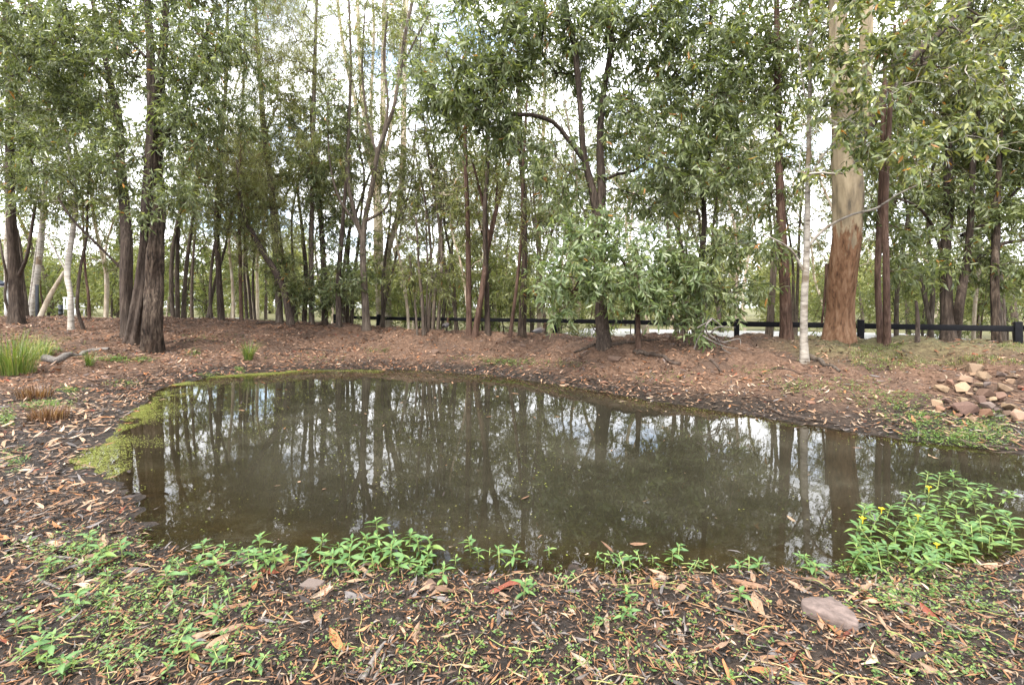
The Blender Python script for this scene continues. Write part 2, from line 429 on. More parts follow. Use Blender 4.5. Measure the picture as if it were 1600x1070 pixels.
# ------------------------------------------------------------------ water
def water_mat():
    m, nt, out = new_mat('pond_water')
    tc = N(nt, 'TexCoord'); ob = tc.outputs['Object']
    at_ = N(nt, 'Attribute', attribute_name='tint')
    sep = N(nt, 'SeparateColor'); nt.links.new(at_.outputs['Color'], sep.inputs[0])
    n1 = noise(nt, ob, 0.55, 5, 0.6)
    murk = N(nt, 'BsdfDiffuse')
    nt.links.new(ramp(nt, n1, [(0.3, (0.015, 0.0135, 0.0088)), (0.5, (0.024, 0.0215, 0.0142)), (0.7, (0.041, 0.037, 0.026))]), murk.inputs['Color'])
    tr = N(nt, 'BsdfTransparent'); tr.inputs['Color'].default_value = (0.80, 0.74, 0.56, 1)
    body = N(nt, 'MixShader'); nt.links.new(sep.outputs['Red'], body.inputs['Fac'])
    nt.links.new(tr.outputs[0], body.inputs[1]); nt.links.new(murk.outputs[0], body.inputs[2])
    n2 = noise(nt, ob, 7, 3, 0.5, (1, 0.6, 1))
    nb = bump(nt, n2, 0.022, 0.02)
    gl = N(nt, 'BsdfGlossy', Roughness=0.012)
    nt.links.new(nb, gl.inputs['Normal'])
    fr = N(nt, 'Fresnel', IOR=1.38)
    ms = N(nt, 'MixShader'); nt.links.new(fr.outputs[0], ms.inputs['Fac'])
    nt.links.new(body.outputs[0], ms.inputs[1]); nt.links.new(gl.outputs[0], ms.inputs[2])
    n3 = noise(nt, ob, 0.9, 7, 0.68, (1, 1.3, 1)); n4 = noise(nt, ob, 26, 4, 0.7)
    fm = N(nt, 'Math', operation='MULTIPLY')
    nt.links.new(ramp(nt, n3, [(0.50, (0, 0, 0)), (0.68, (0.32,) * 3)]), fm.inputs[0]); nt.links.new(ramp(nt, n4, [(0.38, (0.15,) * 3), (0.62, (1, 1, 1))]), fm.inputs[1])
    film = N(nt, 'BsdfDiffuse'); film.inputs['Color'].default_value = (0.070, 0.065, 0.045, 1)
    m2 = N(nt, 'MixShader'); nt.links.new(fm.outputs[0], m2.inputs['Fac']); nt.links.new(ms.outputs[0], m2.inputs[1]); nt.links.new(film.outputs[0], m2.inputs[2])
    nt.links.new(m2.outputs[0], out.inputs['Surface'])
    return m
wx = np.arange(-8.2, 9.61, 0.12); wy = np.arange(1.9, 13.01, 0.12)
WX, WY = np.meshgrid(wx, wy)
WZ = gh(WX.ravel(), WY.ravel())
keep = (WZ < 0.05) & (pond_sd(WX.ravel(), WY.ravel()) < 0.45)
widx = np.arange(WX.size).reshape(WX.shape)
WQ = np.stack([widx[:-1, :-1], widx[:-1, 1:], widx[1:, 1:], widx[1:, :-1]], -1).reshape(-1, 4)
WQ = WQ[keep[WQ].any(1)]
used = np.unique(WQ); remap = np.full(WX.size, -1); remap[used] = np.arange(len(used))
turb = 1 - np.exp(-np.clip(-WZ, 0, 1) * 9.0)
wme = quads_mesh('pond_water', np.stack([WX.ravel(), WY.ravel(), np.zeros(WX.size)], -1)[used], remap[WQ], water_mat(), np.stack([turb] * 3, -1)[used])
water = tag(link('pond_water', wme), 'still murky brown pond water mirroring the trees', 'pond', kind='structure')

# ------------------------------------------------------------------ geometry builders
def tube(P, r, sides=6, cap=True, wob=0.0, seed=0):
    """a round tube along P; returns verts, quads (tip closed by a point)"""
    P = np.asarray(P, float); n = len(P); r = np.broadcast_to(np.asarray(r, float), (n,))
    T = nrm(np.gradient(P, axis=0))
    ref = np.array([0.0, 1, 0]) if abs(T[0, 1]) < 0.9 else np.array([1.0, 0, 0])
    Nn = nrm(ref - T * (T @ ref)[:, None]); B = np.cross(T, Nn)
    a = np.linspace(0, 2 * np.pi, sides, endpoint=False)
    rr = r[:, None] * np.ones(sides)
    if wob:
        hgt = np.concatenate([[0], np.cumsum(np.linalg.norm(np.diff(P, axis=0), axis=1))])
        A_, H_ = np.meshgrid(a, hgt)
        cs, sn = np.cos(A_), np.sin(A_)
        rr = rr * (1 + wob * (fbm(cs * 3.1 + seed, sn * 3.1 + H_ * 0.9, 3) + 0.7 * fbm(cs * 1.0 + 7, sn + H_ * 0.35 + seed, 2)))
    V = P[:, None, :] + rr[..., None] * (np.cos(a)[None, :, None] * Nn[:, None, :] + np.sin(a)[None, :, None] * B[:, None, :])
    V = V.reshape(-1, 3)
    i = np.arange(n - 1)[:, None] * sides; k = np.arange(sides)[None]; k2 = (k + 1) % sides
    Qd = np.stack([i + k, i + k2, i + sides + k2, i + sides + k], -1).reshape(-1, 4)
    return V, Qd

class Tubes:
    def __init__(self): self.V, self.Q, self.C, self.n = [], [], [], 0
    def add(self, P, r, sides=6, wob=0.0, seed=0, color=None):
        V, q = tube(P, r, sides, wob=wob, seed=seed)
        self.V.append(V); self.Q.append(q + self.n); self.n += len(V)
        if color is not None: self.C.append(np.tile(np.asarray(color, np.float32), (len(V), 1)))
    def mesh(self, name, mat, origin=(0, 0, 0)):
        V = np.concatenate(self.V) - np.asarray(origin)
        return quads_mesh(name, V, np.concatenate(self.Q), mat, np.concatenate(self.C) if self.C else None)

def spline(P, step):
    """Catmull-Rom through the rows of P (any columns), about step apart"""
    P = np.asarray(P, float)
    if len(P) == 2: return np.stack([np.linspace(P[0, k], P[1, k], max(2, int(np.linalg.norm(P[1, :3] - P[0, :3]) / step) + 1)) for k in range(P.shape[1])], 1)
    E = np.vstack([2 * P[0] - P[1], P, 2 * P[-1] - P[-2]])
    out = []
    for i in range(1, len(E) - 2):
        n = max(1, int(np.linalg.norm(E[i + 1, :3] - E[i, :3]) / step))
        t = np.linspace(0, 1, n, endpoint=False)[:, None]
        a, b, c, d = E[i - 1], E[i], E[i + 1], E[i + 2]
        out.append(0.5 * (2 * b + (c - a) * t + (2 * a - 5 * b + 4 * c - d) * t ** 2 + (3 * b - a - 3 * c + d) * t ** 3))
    out.append(E[-2][None])
    return np.concatenate(out)

_LT = np.array([0, .28, .28, .66, .66, 1.0]); _LS = np.array([0, .5, -.5, .42, -.42, 0])
_LL = np.array([0, 1, 2, 1, 3, 4, 2, 3, 5, 4]); _LST = np.array([0, 3, 7])
def leaves(pos, d, n, L, W, bend, sick):
    """sickle leaves: pos, direction, normal (rows) -> verts, loops, starts"""
    d = nrm(d); n = nrm(n - d * (n * d).sum(-1, keepdims=True)); s = np.cross(d, n)
    t = _LT[None, :, None]
    V = (pos[:, None] + d[:, None] * (t * L[:, None, None]) + s[:, None] * (_LS[None, :, None] * W[:, None, None] + sick[:, None, None] * L[:, None, None] * (t - t * t))
         - n[:, None] * (bend * L)[:, None, None] * t ** 2)
    k = len(pos); off = np.arange(k)[:, None]
    return V.reshape(-1, 3), (_LL[None] + 6 * off).ravel(), (_LST[None] + 10 * off).ravel()

def kites(pos, d, n, L, W, bend, sick):
    """the same leaf for trees further off: two folded faces"""
    d = nrm(d); n = nrm(n - d * (n * d).sum(-1, keepdims=True)); s = np.cross(d, n)
    l, w, b = L[:, None], W[:, None], (bend * L)[:, None]
    mid = pos + d * l * .45 - n * b * .12
    up = n * w * .18
    V = np.stack([pos, mid + s * (w * .5 + sick[:, None] * l * .2) + up, pos + d * l - n * b, mid - s * (w * .5 - sick[:, None] * l * .2) + up], 1)
    k = np.arange(len(pos))[:, None]
    return V.reshape(-1, 3), (np.array([0, 1, 2, 0, 2, 3])[None] + 4 * k).ravel(), (np.array([0, 3])[None] + 6 * k).ravel()

def leaf_tints(g, n, base, dark, pale, odd=0.02, oddc=(0.30, 0.14, 0.03)):
    f = g.random(n)[:, None]; k = g.random(n)[:, None]
    c = np.asarray(base) * (0.75 + 0.5 * f)
    c = np.where(k < 0.2, np.asarray(dark) * (0.8 + 0.4 * f), c)
    c = np.where(k > 0.74, np.asarray(pale) * (0.8 + 0.4 * f), c)
    c = np.where(g.random(n)[:, None] < odd, np.asarray(oddc) * (0.6 + 0.8 * f), c)
    return c

LEAF = {  # length, width, droop, leaves per twig, twigs, twig length, tints
    'wattle': dict(L=(.12, .21), W=.21, droop=.55, per=13, tw=5, tl=(.30, .65), c=((.128, .155, .064), (.066, .088, .033), (.225, .25, .13)), odd=.010, mat='wattle'),
    'bush':   dict(L=(.12, .20), W=.23, droop=.45, per=11, tw=5, tl=(.25, .55), c=((.150, .195, .086), (.080, .115, .045), (.27, .31, .17)), odd=.004, mat='wattle'),
    'narrow': dict(L=(.12, .19), W=.15, droop=.6, per=12, tw=5, tl=(.3, .7), c=((.155, .168, .060), (.08, .098, .034), (.245, .255, .115)), odd=.01, mat='wattle'),
    'broad':  dict(L=(.10, .165), W=.30, droop=.5, per=14, tw=5, tl=(.25, .55), c=((.140, .165, .058), (.065, .09, .032), (.27, .28, .10)), odd=.014, mat='broad'),
    'gum':    dict(L=(.14, .22), W=.16, droop=.75, per=12, tw=5, tl=(.35, .8), c=((.160, .175, .066), (.084, .102, .038), (.245, .26, .115)), odd=.015, mat='gum'),
    'far':    dict(L=(.26, .42), W=.22, droop=.5, per=10, tw=5, tl=(.5, 1.1), c=((.23, .245, .10), (.15, .165, .07), (.31, .32, .14)), odd=.01, mat='gum'),
    'under':  dict(L=(.14, .24), W=.16, droop=.4, per=11, tw=5, tl=(.35, .9), c=((.185, .215, .085), (.115, .145, .055), (.26, .285, .12)), odd=.01, mat='gum'),
}

def needles(g, tip, tdir, n):
    """drooping she-oak needle sprays round twig points: thin strips"""
    k = len(tip)
    pos = np.repeat(tip, n, 0) + g.normal(0, .05, (k * n, 3))
    d = nrm(np.repeat(tdir, n, 0) * .5 + g.normal(0, .45, (k * n, 3)) + np.array([0, 0, -.55]))
    L = g.uniform(.16, .30, k * n)[:, None]; w = .0042
    s = nrm(np.cross(d, g.normal(0, 1, (k * n, 3)))) * w
    mid = pos + d * L * .55 + np.array([0, 0, .01]); end = pos + d * L + np.array([0, 0, -1.0]) * L * .22
    V = np.stack([pos - s, pos + s, mid + s, mid - s, end], 1)
    off = np.arange(k * n)[:, None] * 5
    loops = (np.array([0, 1, 2, 3, 3, 2, 4])[None] + off).ravel(); st = (np.array([0, 4])[None] + np.arange(k * n)[:, None] * 7).ravel()
    c = leaf_tints(g, k * n, (.21, .22, .08), (.13, .14, .055), (.29, .29, .12), .03, (.2, .12, .05))
    return V.reshape(-1, 3), loops, st, np.repeat(c, 5, 0)

def grow(g, stems, targets, kind, rtwig=0.006, up=0.18):
    """branches from the stems out to the targets, twigs and leaves at their ends.
    stems: list of arrays (x, y, z, r).  Returns branch tubes, twig tubes and leaf arrays"""
    pos, rad, par = [], [], []
    for s in stems:
        for k in range(len(s)):
            pos.append(s[k, :3]); rad.append(s[k, 3]); par.append(-1)
    ns = len(pos)
    T = np.asarray(targets, float)
    st = np.array(pos)
    dmin = np.sqrt(((T[:, None] - st[None]) ** 2).sum(-1)).min(1)
    T = T[np.argsort(dmin)]
    paths = []
    P_arr = np.zeros((ns + len(T) * 6, 3)); P_arr[:ns] = st; cnt = ns
    child = [0.0] * (ns + len(T) * 6)
    par = par + [-1] * (len(T) * 6)
    for a in T:
        v = a - P_arr[:cnt]
        dd = np.sqrt((v * v).sum(1))
        cost = dd * (1 + 0.55 * np.clip(-v[:, 2] / (dd + 1e-6), 0, 1)) + 0.0
        cost[:ns] *= 1.12
        k = int(np.argmin(cost)); p0 = P_arr[k]; L = dd[k]
        mid = (p0 + a) / 2 + np.array([0, 0, up * L]) + g.normal(0, .09 * L, 3)
        t = np.linspace(0, 1, 6)[1:, None]
        seg = (1 - t) ** 2 * p0 + 2 * t * (1 - t) * mid + t * t * a
        seg[:-1] += g.normal(0, .025 * L, (4, 3))
        prev = k; ids = [k]
        for q in seg:
            P_arr[cnt] = q; par[cnt] = prev; prev = cnt; ids.append(cnt); cnt += 1
        paths.append(ids)
        j = prev
        while j >= ns: child[j] += 1; j = par[j]
    return P_arr[:cnt], paths, np.array(child[:cnt]), ns, rad

def build_tree(name, label, cat, stems, targets, kind, bark, base, group=None, seed=1, sides=12, wob=0.12, up=0.18, rtwig=0.0045, dens=1.0, bark2=None, fine=False):
    g = np.random.default_rng(seed)
    root = empty(name, base)
    tag(root, label, cat, group)
    tb = Tubes()
    lb = Tubes()
    for k, s in enumerate(stems):
        if bark == 'bark_gum' and k >= 2:
            lb.add(s[:, :3], s[:, 3], 16, .12, k)
            continue
        ss = sides if s[0, 3] > 0.05 else 8
        tb.add(s[:, :3], s[:, 3], ss, wob if s[0, 3] > 0.03 else 0.05, seed * 3.7 + k * 5)
    link('trunk', tb.mesh('trunk', M[bark], base), root)
    if lb.V: link('limb', lb.mesh('limb', M['bark_dark'], base), root)
    if len(targets):
        Pn, paths, ch, ns, rad = grow(g, stems, targets, kind, rtwig, up)
        br = Tubes(); tips, tdirs = [], []
        rad_st = np.array(rad)
        for ids in paths:
            pts = Pn[ids]
            c = ch[ids].copy(); c[0] = max(c[1], 1)
            r = rtwig * np.maximum(c, 1) ** 0.5 * 1.25
            if ids[0] < ns: r = np.minimum(r, rad_st[ids[0]] * 0.7)
            r[-1] = rtwig * 0.5
            br.add(pts, r, 4)
            tips.append(pts[-1]); tdirs.append(pts[-1] - pts[-3])
        tips = np.array(tips); tdirs = nrm(np.array(tdirs))
        bare = {'narrow': .25, 'gum': .22, 'wattle': .08, 'broad': .12}.get(kind, 0)
        if bare:
            kp = g.random(len(tips)) > bare
            for q in np.where(~kp)[0]:
                for _ in range(3):
                    e = tips[q] + nrm(tdirs[q] + g.normal(0, .6, 3)) * g.uniform(.2, .5)
                    br.add(np.array([tips[q], (tips[q] + e) / 2 + g.normal(0, .02, 3), e]), [.0035, .0028, .0015], 3)
            tips, tdirs = tips[kp], tdirs[kp]
        if kind == 'needle':
            m = 7
            sub = np.repeat(tips, m, 0) + g.normal(0, .28, (len(tips) * m, 3)) * np.array([1, 1, 1.2])
            sdir = nrm(np.repeat(tdirs, m, 0) + g.normal(0, .5, (len(tips) * m, 3)))
            for a, b in zip(np.repeat(tips, m, 0), sub): br.add(np.array([a, b]), [.003, .0015], 3)
            V, lo, stt, c = needles(g, sub, sdir, int(11 * dens))
            mat = M['needle']
        else:
            sp = LEAF[kind]
            m = sp['tw']
            k = len(tips) * m
            tl = g.uniform(*sp['tl'], k)[:, None]
            a = np.repeat(tips, m, 0) - np.repeat(tdirs, m, 0) * g.uniform(0, .35, (k, 1))
            sd = nrm(np.repeat(tdirs, m, 0) * .7 + g.normal(0, .65, (k, 3)) + np.array([0, 0, .05]))
            b = a + sd * tl + np.array([0, 0, -.25]) * tl ** 2
            for q in range(k): br.add(np.array([a[q], b[q]]), [.0032, .0018], 3)
            per = max(2, int(round(sp['per'] * dens)))
            t = np.tile(np.linspace(.12, 1.0, per), k)[:, None] + g.normal(0, .03, (k * per, 1))
            A_, B_, S_ = np.repeat(a, per, 0), np.repeat(b, per, 0), np.repeat(sd, per, 0)
            p = A_ + (B_ - A_) * t
            n_ = len(p)
            d = S_ * .55 + nrm(g.normal(0, 1, (n_, 3))) * .85 + np.array([0, 0, -1.0]) * sp['droop']
            nn = g.normal(0, 1, (n_, 3)) * .8 + np.array([0, -.25, .55])
            L = g.uniform(*sp['L'], n_); W = L * sp['W'] * g.uniform(.8, 1.2, n_)
            V, lo, stt = (leaves if fine else kites)(p, d, nn, L, W, g.uniform(.05, .38, n_), g.uniform(-.5, .5, n_))
            c = np.repeat(leaf_tints(g, n_, *sp['c'], sp['odd']), 6 if fine else 4, 0)
            mat = M[sp['mat']]
        bV = np.concatenate(br.V) - np.asarray(base); bQ = np.concatenate(br.Q)
        n1, l1, p1 = len(V), len(lo), len(stt)
        me = mesh_np('crown', np.vstack([V - np.asarray(base), bV]), np.concatenate([lo, bQ.ravel() + n1]), np.concatenate([stt, l1 + 4 * np.arange(len(bQ))]), mat, np.vstack([c, np.zeros((len(bV), 3))]))
        me.materials.append(M[bark2 or bark])
        mi = np.zeros(p1 + len(bQ), np.int32); mi[p1:] = 1
        me.polygons.foreach_set('material_index', mi)
        link('crown', me, root)
    return root

def px_stem(pts, d, ddepth=0.0, seed=0, flare=0.0, step=0.16):
    """stem through photo points (x, y, width in px) at distance d"""
    g = np.random.default_rng(seed + 77)
    n = len(pts)
    wander = np.concatenate([[0], np.cumsum(g.normal(0, .12, n - 1))]) + ddepth * np.linspace(0, 1, n)
    rows = []
    for (x, y, w), e in zip(pts, wander):
        q = at(x, y, d + e)
        rows.append([*q, w / 2 / F * d / math.sqrt(1 + ((x - CX) / F) ** 2)])
    S = spline(rows, step)
    S[:, 3] = np.maximum(S[:, 3], .003)
    if flare:
        hgt = S[:, 2] - S[0, 2]
        S[:, 3] *= 1 + flare * np.exp(-np.clip(hgt, 0, 9) / .16)
    return S

def ground_stem(pts, d, **kw):
    """as px_stem, its foot carried down into the soil"""
    x, y, w = pts[0]
    X = (x - CX) / F * d
    zg = g1(X, d)
    S = px_stem(pts, d, **kw)
    foot = S[0].copy()
    below = np.array([[foot[0], foot[1], zg - .35, foot[3] * 1.05], [foot[0], foot[1], min(zg - .02, foot[2] - .01), foot[3] * 1.05]])
    S = S[S[:, 2] > zg + .03]
    return np.vstack([below, S]), np.array([foot[0], foot[1], zg])

def blob(g, cx, cy, rx, ry, d, rd, dens):
    """twig targets in an ellipsoid seen at (cx, cy) with radii in px, rd metres deep"""
    a, b = rx / F * d, ry / F * d
    n = max(3, int(math.pi * a * b * 15.0 * dens))
    u = nrm(g.normal(0, 1, (n, 3))) * (g.random((n, 1)) ** .45)
    return at(cx, cy, d)[None] + u * np.array([a, rd, b])

# ------------------------------------------------------------------ the trees one can tell apart
# (name, label, bark, leaf kind, distance, stems [(x, y, width)...], foliage [(cx, cy, rx, ry, depth offset, depth radius, density)])
TREES = [
 ('rough_barked_tree', 'dark rough barked tree at the far left edge of the bank', 'bark_dark', 'wattle', 15.3,
  [[(26, 505, 22), (24, 440, 20), (16, 300, 16), (14, 130, 13), (10, 0, 11), (6, -150, 6)], [(30, 430, 7), (42, 400, 6), (52, 340, 5), (60, 290, 3)]],
  [(60, 60, 110, 90, 0, 1.6, .45), (20, 200, 90, 90, 0, 1.5, .45), (110, 250, 70, 60, 0, 1.2, .35)]),
 ('bent_sapling', 'thin bent olive stem beside the dark trunk at the far left', 'bark_grey', 'wattle', 16.5,
  [[(19, 500, 5), (8, 465, 5), (10, 432, 5), (3, 395, 4), (-8, 330, 3)]], []),
 ('white_gum', 'slim white gum trunk half hidden behind the dark trunk at far left', 'bark_white', 'gum', 22.5,
  [[(13, 500, 12), (11, 420, 11), (13, 330, 10), (16, 200, 8), (14, 20, 6)]], [(10, 120, 70, 120, 0, 1.6, .5)]),
 ('leaning_white_gum', 'white gum trunk leaning right behind a thin black post', 'bark_white', 'gum', 21.0,
  [[(48, 500, 10), (62, 400, 10), (68, 320, 9), (73, 240, 8), (80, 100, 6), (90, 0, 4)], [(43, 500, 5), (56, 400, 5), (64, 350, 4)]],
  [(100, 130, 80, 130, 0, 1.8, .5), (90, 300, 60, 60, 0, 1.5, .35)]),
 ('banded_tree', 'small crooked tree with pale ringed trunk left of the big twin trunks', 'bark_band', 'wattle', 13.6,
  [[(111, 514, 11), (110, 460, 10), (105, 425, 11), (115, 350, 9), (118, 300, 8), (108, 240, 6), (100, 150, 5)], [(104, 425, 3), (88, 395, 3), (75, 370, 2)]],
  [(100, 170, 80, 70, 0, 1.3, .5), (60, 290, 60, 40, -.4, 1.0, .6)]),
 ('crooked_tree', 'thin dark crooked tree right of the ringed trunk', 'bark_dark', 'narrow', 14.2,
  [[(130, 513, 6), (121, 478, 6), (126, 420, 5), (135, 370, 5), (137, 310, 4), (145, 230, 3)]], [(150, 300, 50, 60, 0, 1.0, .5)]),
 ('slender_sapling', 'slender reddish sapling standing further back between ringed tree and big trunks', 'bark_red', 'narrow', 18.0,
  [[(140, 500, 6), (138, 460, 5), (133, 420, 4), (130, 340, 3), (128, 250, 3)]], [(130, 330, 45, 70, 0, 1.2, .45)]),
 ('dark_trunked_tree', 'dark trunk behind the two front trunks of the big clump at left', 'bark_dark', 'wattle', 12.9,
  [[(200, 528, 22), (197, 450, 20), (199, 380, 20), (195, 320, 17), (188, 250, 14), (185, 190, 13), (176, 140, 11), (155, 50, 8), (138, -30, 6), (110, -160, 4)],
   [(188, 418, 5), (155, 385, 4), (115, 345, 4), (90, 308, 3)], [(176, 140, 5), (120, 60, 4), (100, 0, 3)]],
  [(90, 110, 110, 100, -.5, 1.7, .58), (150, 20, 100, 60, 0, 1.6, .55), (110, 260, 90, 50, -.6, 1.2, .4), (40, 30, 80, 70, -1, 1.4, .5)]),
 ('grey_brown_tree', 'middle trunk of the big clump at left, leaning slightly right', 'bark_dark', 'wattle', 12.3,
  [[(210, 535, 26), (216, 490, 23), (223, 430, 21), (232, 300, 18), (238, 180, 15), (234, 60, 12), (229, -20, 10), (222, -180, 5)],
   [(228, 90, 6), (200, 60, 5), (170, 20, 4), (150, -30, 3)]],
  [(200, 70, 90, 80, -.4, 1.6, .52), (190, 230, 80, 70, -.6, 1.2, .38), (215, 320, 60, 30, -.7, .8, .4), (230, -70, 130, 70, 0, 1.8, .8)]),
 ('flaky_barked_tree', 'thick trunk with peeling flaky brown bark, right side of the left clump', 'bark_flaky', 'wattle', 12.0,
  [[(238, 546, 31), (238, 500, 29), (241, 440, 28), (244, 380, 26), (247, 310, 21), (243, 240, 20), (247, 150, 16), (256, 60, 12), (262, -40, 9), (270, -170, 4)],
   [(250, 235, 10), (270, 190, 8), (287, 160, 7), (305, 112, 6), (335, 90, 4), (372, 74, 3)], [(303, 115, 5), (320, 60, 4), (335, 10, 3)]],
  [(320, 80, 90, 80, -.3, 1.6, .85), (290, 200, 60, 60, -.5, 1.0, .5), (285, 300, 50, 40, -.6, .8, .6), (340, 180, 70, 50, 0, 1.2, .6), (300, -60, 120, 60, 0, 1.6, 1.0)]),
 ('dark_slender_tree', 'slender dark tree rising behind the pale low wall', 'bark_dark', 'narrow', 17.0,
  [[(346, 500, 11), (342, 430, 9), (338, 350, 8), (341, 290, 7), (352, 150, 6), (356, 0, 4)], [(338, 345, 4), (325, 310, 3), (318, 270, 2)]],
  [(345, 250, 60, 90, 0, 1.5, .5), (350, 60, 70, 80, 0, 1.5, .7)]),
 ('thin_brown_tree', 'thin brown tree just right of the slender dark tree', 'bark_red', 'narrow', 19.0,
  [[(377, 500, 6), (375, 400, 6), (374, 300, 5), (380, 150, 4), (384, 0, 3)]], [(378, 330, 50, 80, 0, 1.4, .45)]),
 ('she_oak', 'feathery olive she oak with fine drooping needles left of centre', 'bark_grey', 'needle', 14.8,
  [[(437, 504, 12), (432, 400, 11), (425, 300, 10), (412, 200, 9), (405, 100, 7), (398, 0, 5), (395, -120, 3)]],
  [(410, 120, 60, 100, 0, 1.5, .75), (395, 270, 55, 80, 0, 1.3, .75), (430, 380, 45, 60, 0, 1.0, .6), (420, -20, 80, 70, 0, 1.5, .8)]),
 ('she_oak', 'taller thin she oak with wispy foliage behind the forked dark trunk', 'bark_grey', 'needle', 17.5,
  [[(487, 505, 9), (486, 400, 8), (488, 300, 7), (491, 130, 6), (495, 0, 4), (497, -100, 3)]],
  [(480, 80, 70, 110, 0, 1.6, .75), (500, 250, 50, 90, 0, 1.4, .55)]),
 ('leaning_trunk_tree', 'dark trunk leaning up to the left beside the she oak', 'bark_dark', 'narrow', 15.2,
  [[(455, 506, 11), (441, 445, 10), (415, 400, 9), (395, 365, 8), (380, 330, 6), (370, 250, 4)]], [(370, 330, 50, 60, 0, 1.1, .5), (450, 440, 40, 40, 0, 1.0, .4)]),
 ('leafy_wattle', 'bushy dark green wattle with leaves down to the bank left of centre', 'bark_dark', 'wattle', 13.6,
  [[(508, 506, 10), (506, 420, 9), (500, 330, 8), (490, 240, 6), (485, 150, 4)], [(475, 506, 8), (478, 430, 7), (470, 340, 5), (462, 270, 3)]],
  [(480, 260, 65, 60, -.5, 1.0, .6), (455, 190, 45, 50, 0, 1.0, .45), (505, 450, 70, 40, -.7, .9, .6), (440, 430, 45, 50, -.4, .9, .4), (525, 350, 50, 60, -.3, .9, .4)]),
 ('small_wattle', 'small dark wattle trunk at the left end of the black fence', 'bark_dark', 'wattle', 15.0,
  [[(530, 510, 10), (529, 440, 8), (533, 380, 7), (540, 290, 5), (545, 180, 4)]], [(545, 420, 40, 50, 0, .9, .6), (540, 200, 50, 80, 0, 1.2, .4)]),
 ('forked_dark_tree', 'dark forked tree with bare curving limbs in front of pale gum', 'bark_grey', 'narrow', 15.4,
  [[(573, 513, 13), (569, 440, 11), (567, 380, 10), (572, 335, 9), (580, 300, 8), (590, 240, 7), (602, 205, 6.5), (616, 165, 6), (626, 110, 5), (634, 50, 5), (650, -20, 4)],
   [(566, 375, 8), (552, 325, 6), (544, 280, 5), (545, 200, 5), (548, 100, 4), (545, 0, 3)], [(572, 345, 6), (590, 335, 5), (603, 325, 4), (612, 300, 3)], [(600, 208, 5), (606, 160, 4), (600, 90, 4), (606, 20, 3)], [(568, 385, 6), (556, 350, 5), (530, 310, 4), (515, 250, 3), (512, 160, 3)], [(590, 245, 4), (575, 190, 4), (566, 110, 3), (570, 20, 2)], [(626, 115, 4), (645, 70, 3), (672, 20, 2)]],
  [(560, 60, 70, 80, 0, 1.4, .4), (640, 60, 50, 80, 0, 1.2, .4), (545, 250, 40, 60, 0, 1.0, .35), (570, 310, 30, 30, -.3, .6, .4)]),
 ('pale_gum', 'tall smooth cream gum trunk behind the forked dark tree', 'bark_pale', 'gum', 23.0,
  [[(598, 506, 17), (592, 420, 15), (591, 350, 14), (588, 290, 12), (577, 215, 10), (566, 150, 8), (560, 40, 6), (556, -60, 4)], [(590, 320, 9), (597, 230, 9), (599, 120, 8), (600, 0, 6), (602, -100, 4)], [(588, 290, 7), (562, 190, 6), (538, 80, 5), (522, -40, 4)], [(594, 280, 6), (612, 190, 5), (626, 80, 5), (634, -40, 4)], [(586, 270, 6), (580, 170, 5), (584, 50, 4), (580, -60, 3)]],
  [(575, 20, 80, 80, 0, 2.0, .35), (560, 170, 50, 60, 0, 1.5, .25), (610, -60, 90, 60, 0, 2.0, .5)]),
 ('flaking_gum', 'pale gum with hanging strips of bark just right of the cream gum', 'bark_pale', 'gum', 21.0,
  [[(606, 506, 13), (605, 440, 12), (606, 395, 11), (622, 335, 10), (630, 250, 9), (632, 120, 7), (636, 0, 5)]], [(650, 60, 60, 80, 0, 1.6, .4), (650, 300, 40, 60, 0, 1.4, .4)]),
 ('stemmy_shrub', 'cluster of thin upright stems on the bank crest right of the gums', 'bark_grey', 'narrow', 14.3,
  [[(662, 524, 5), (660, 470, 5), (655, 420, 4), (650, 340, 3)], [(652, 524, 4), (648, 470, 3), (640, 400, 3)], [(668, 522, 4), (672, 460, 3), (690, 400, 2)], [(664, 522, 3), (668, 430, 3), (665, 330, 2)]],
  [(655, 420, 55, 50, 0, 1.0, .55), (700, 430, 50, 50, .5, 1.0, .45), (640, 350, 50, 50, 0, 1.0, .45)]),
 ('straight_tree', 'straight narrow brown trunk left of the leaning pair', 'bark_red', 'narrow', 16.2,
  [[(733, 522, 9), (732, 430, 8), (730, 330, 7), (727, 220, 6), (728, 80, 4)]], [(720, 330, 45, 70, 0, 1.2, .4), (730, 120, 60, 80, 0, 1.4, .4)]),
 ('leaning_tree', 'brown trunk leaning right and forking into a wide V', 'bark_red', 'narrow', 15.4,
  [[(742, 524, 10), (752, 460, 9), (760, 400, 8), (768, 360, 8), (780, 310, 6), (795, 260, 5), (806, 200, 4), (815, 120, 3)], [(764, 378, 6), (757, 330, 5), (748, 290, 4), (735, 240, 3)], [(775, 325, 4), (776, 270, 4), (770, 190, 3)]],
  [(790, 260, 50, 60, 0, 1.1, .4), (745, 260, 40, 50, 0, 1.0, .35)]),
 ('upright_tree', 'upright dark trunk close behind the leaning forked trunk', 'bark_dark', 'narrow', 16.6,
  [[(762, 522, 9), (760, 440, 8), (758, 340, 7), (762, 250, 6), (764, 120, 4)]], [(765, 200, 50, 70, 0, 1.2, .4)]),
 ('thin_leaning_tree', 'very thin trunk leaning right between two thicker trunks near the duck', 'bark_red', 'narrow', 16.0,
  [[(797, 526, 6), (808, 440, 5), (815, 360, 5), (818, 250, 4), (826, 120, 3)]], [(820, 330, 35, 60, 0, 1.0, .35)]),
 ('two_tone_tree', 'trunk dark at the foot and pale above, left of the duck', 'bark_flaky', 'gum', 15.6,
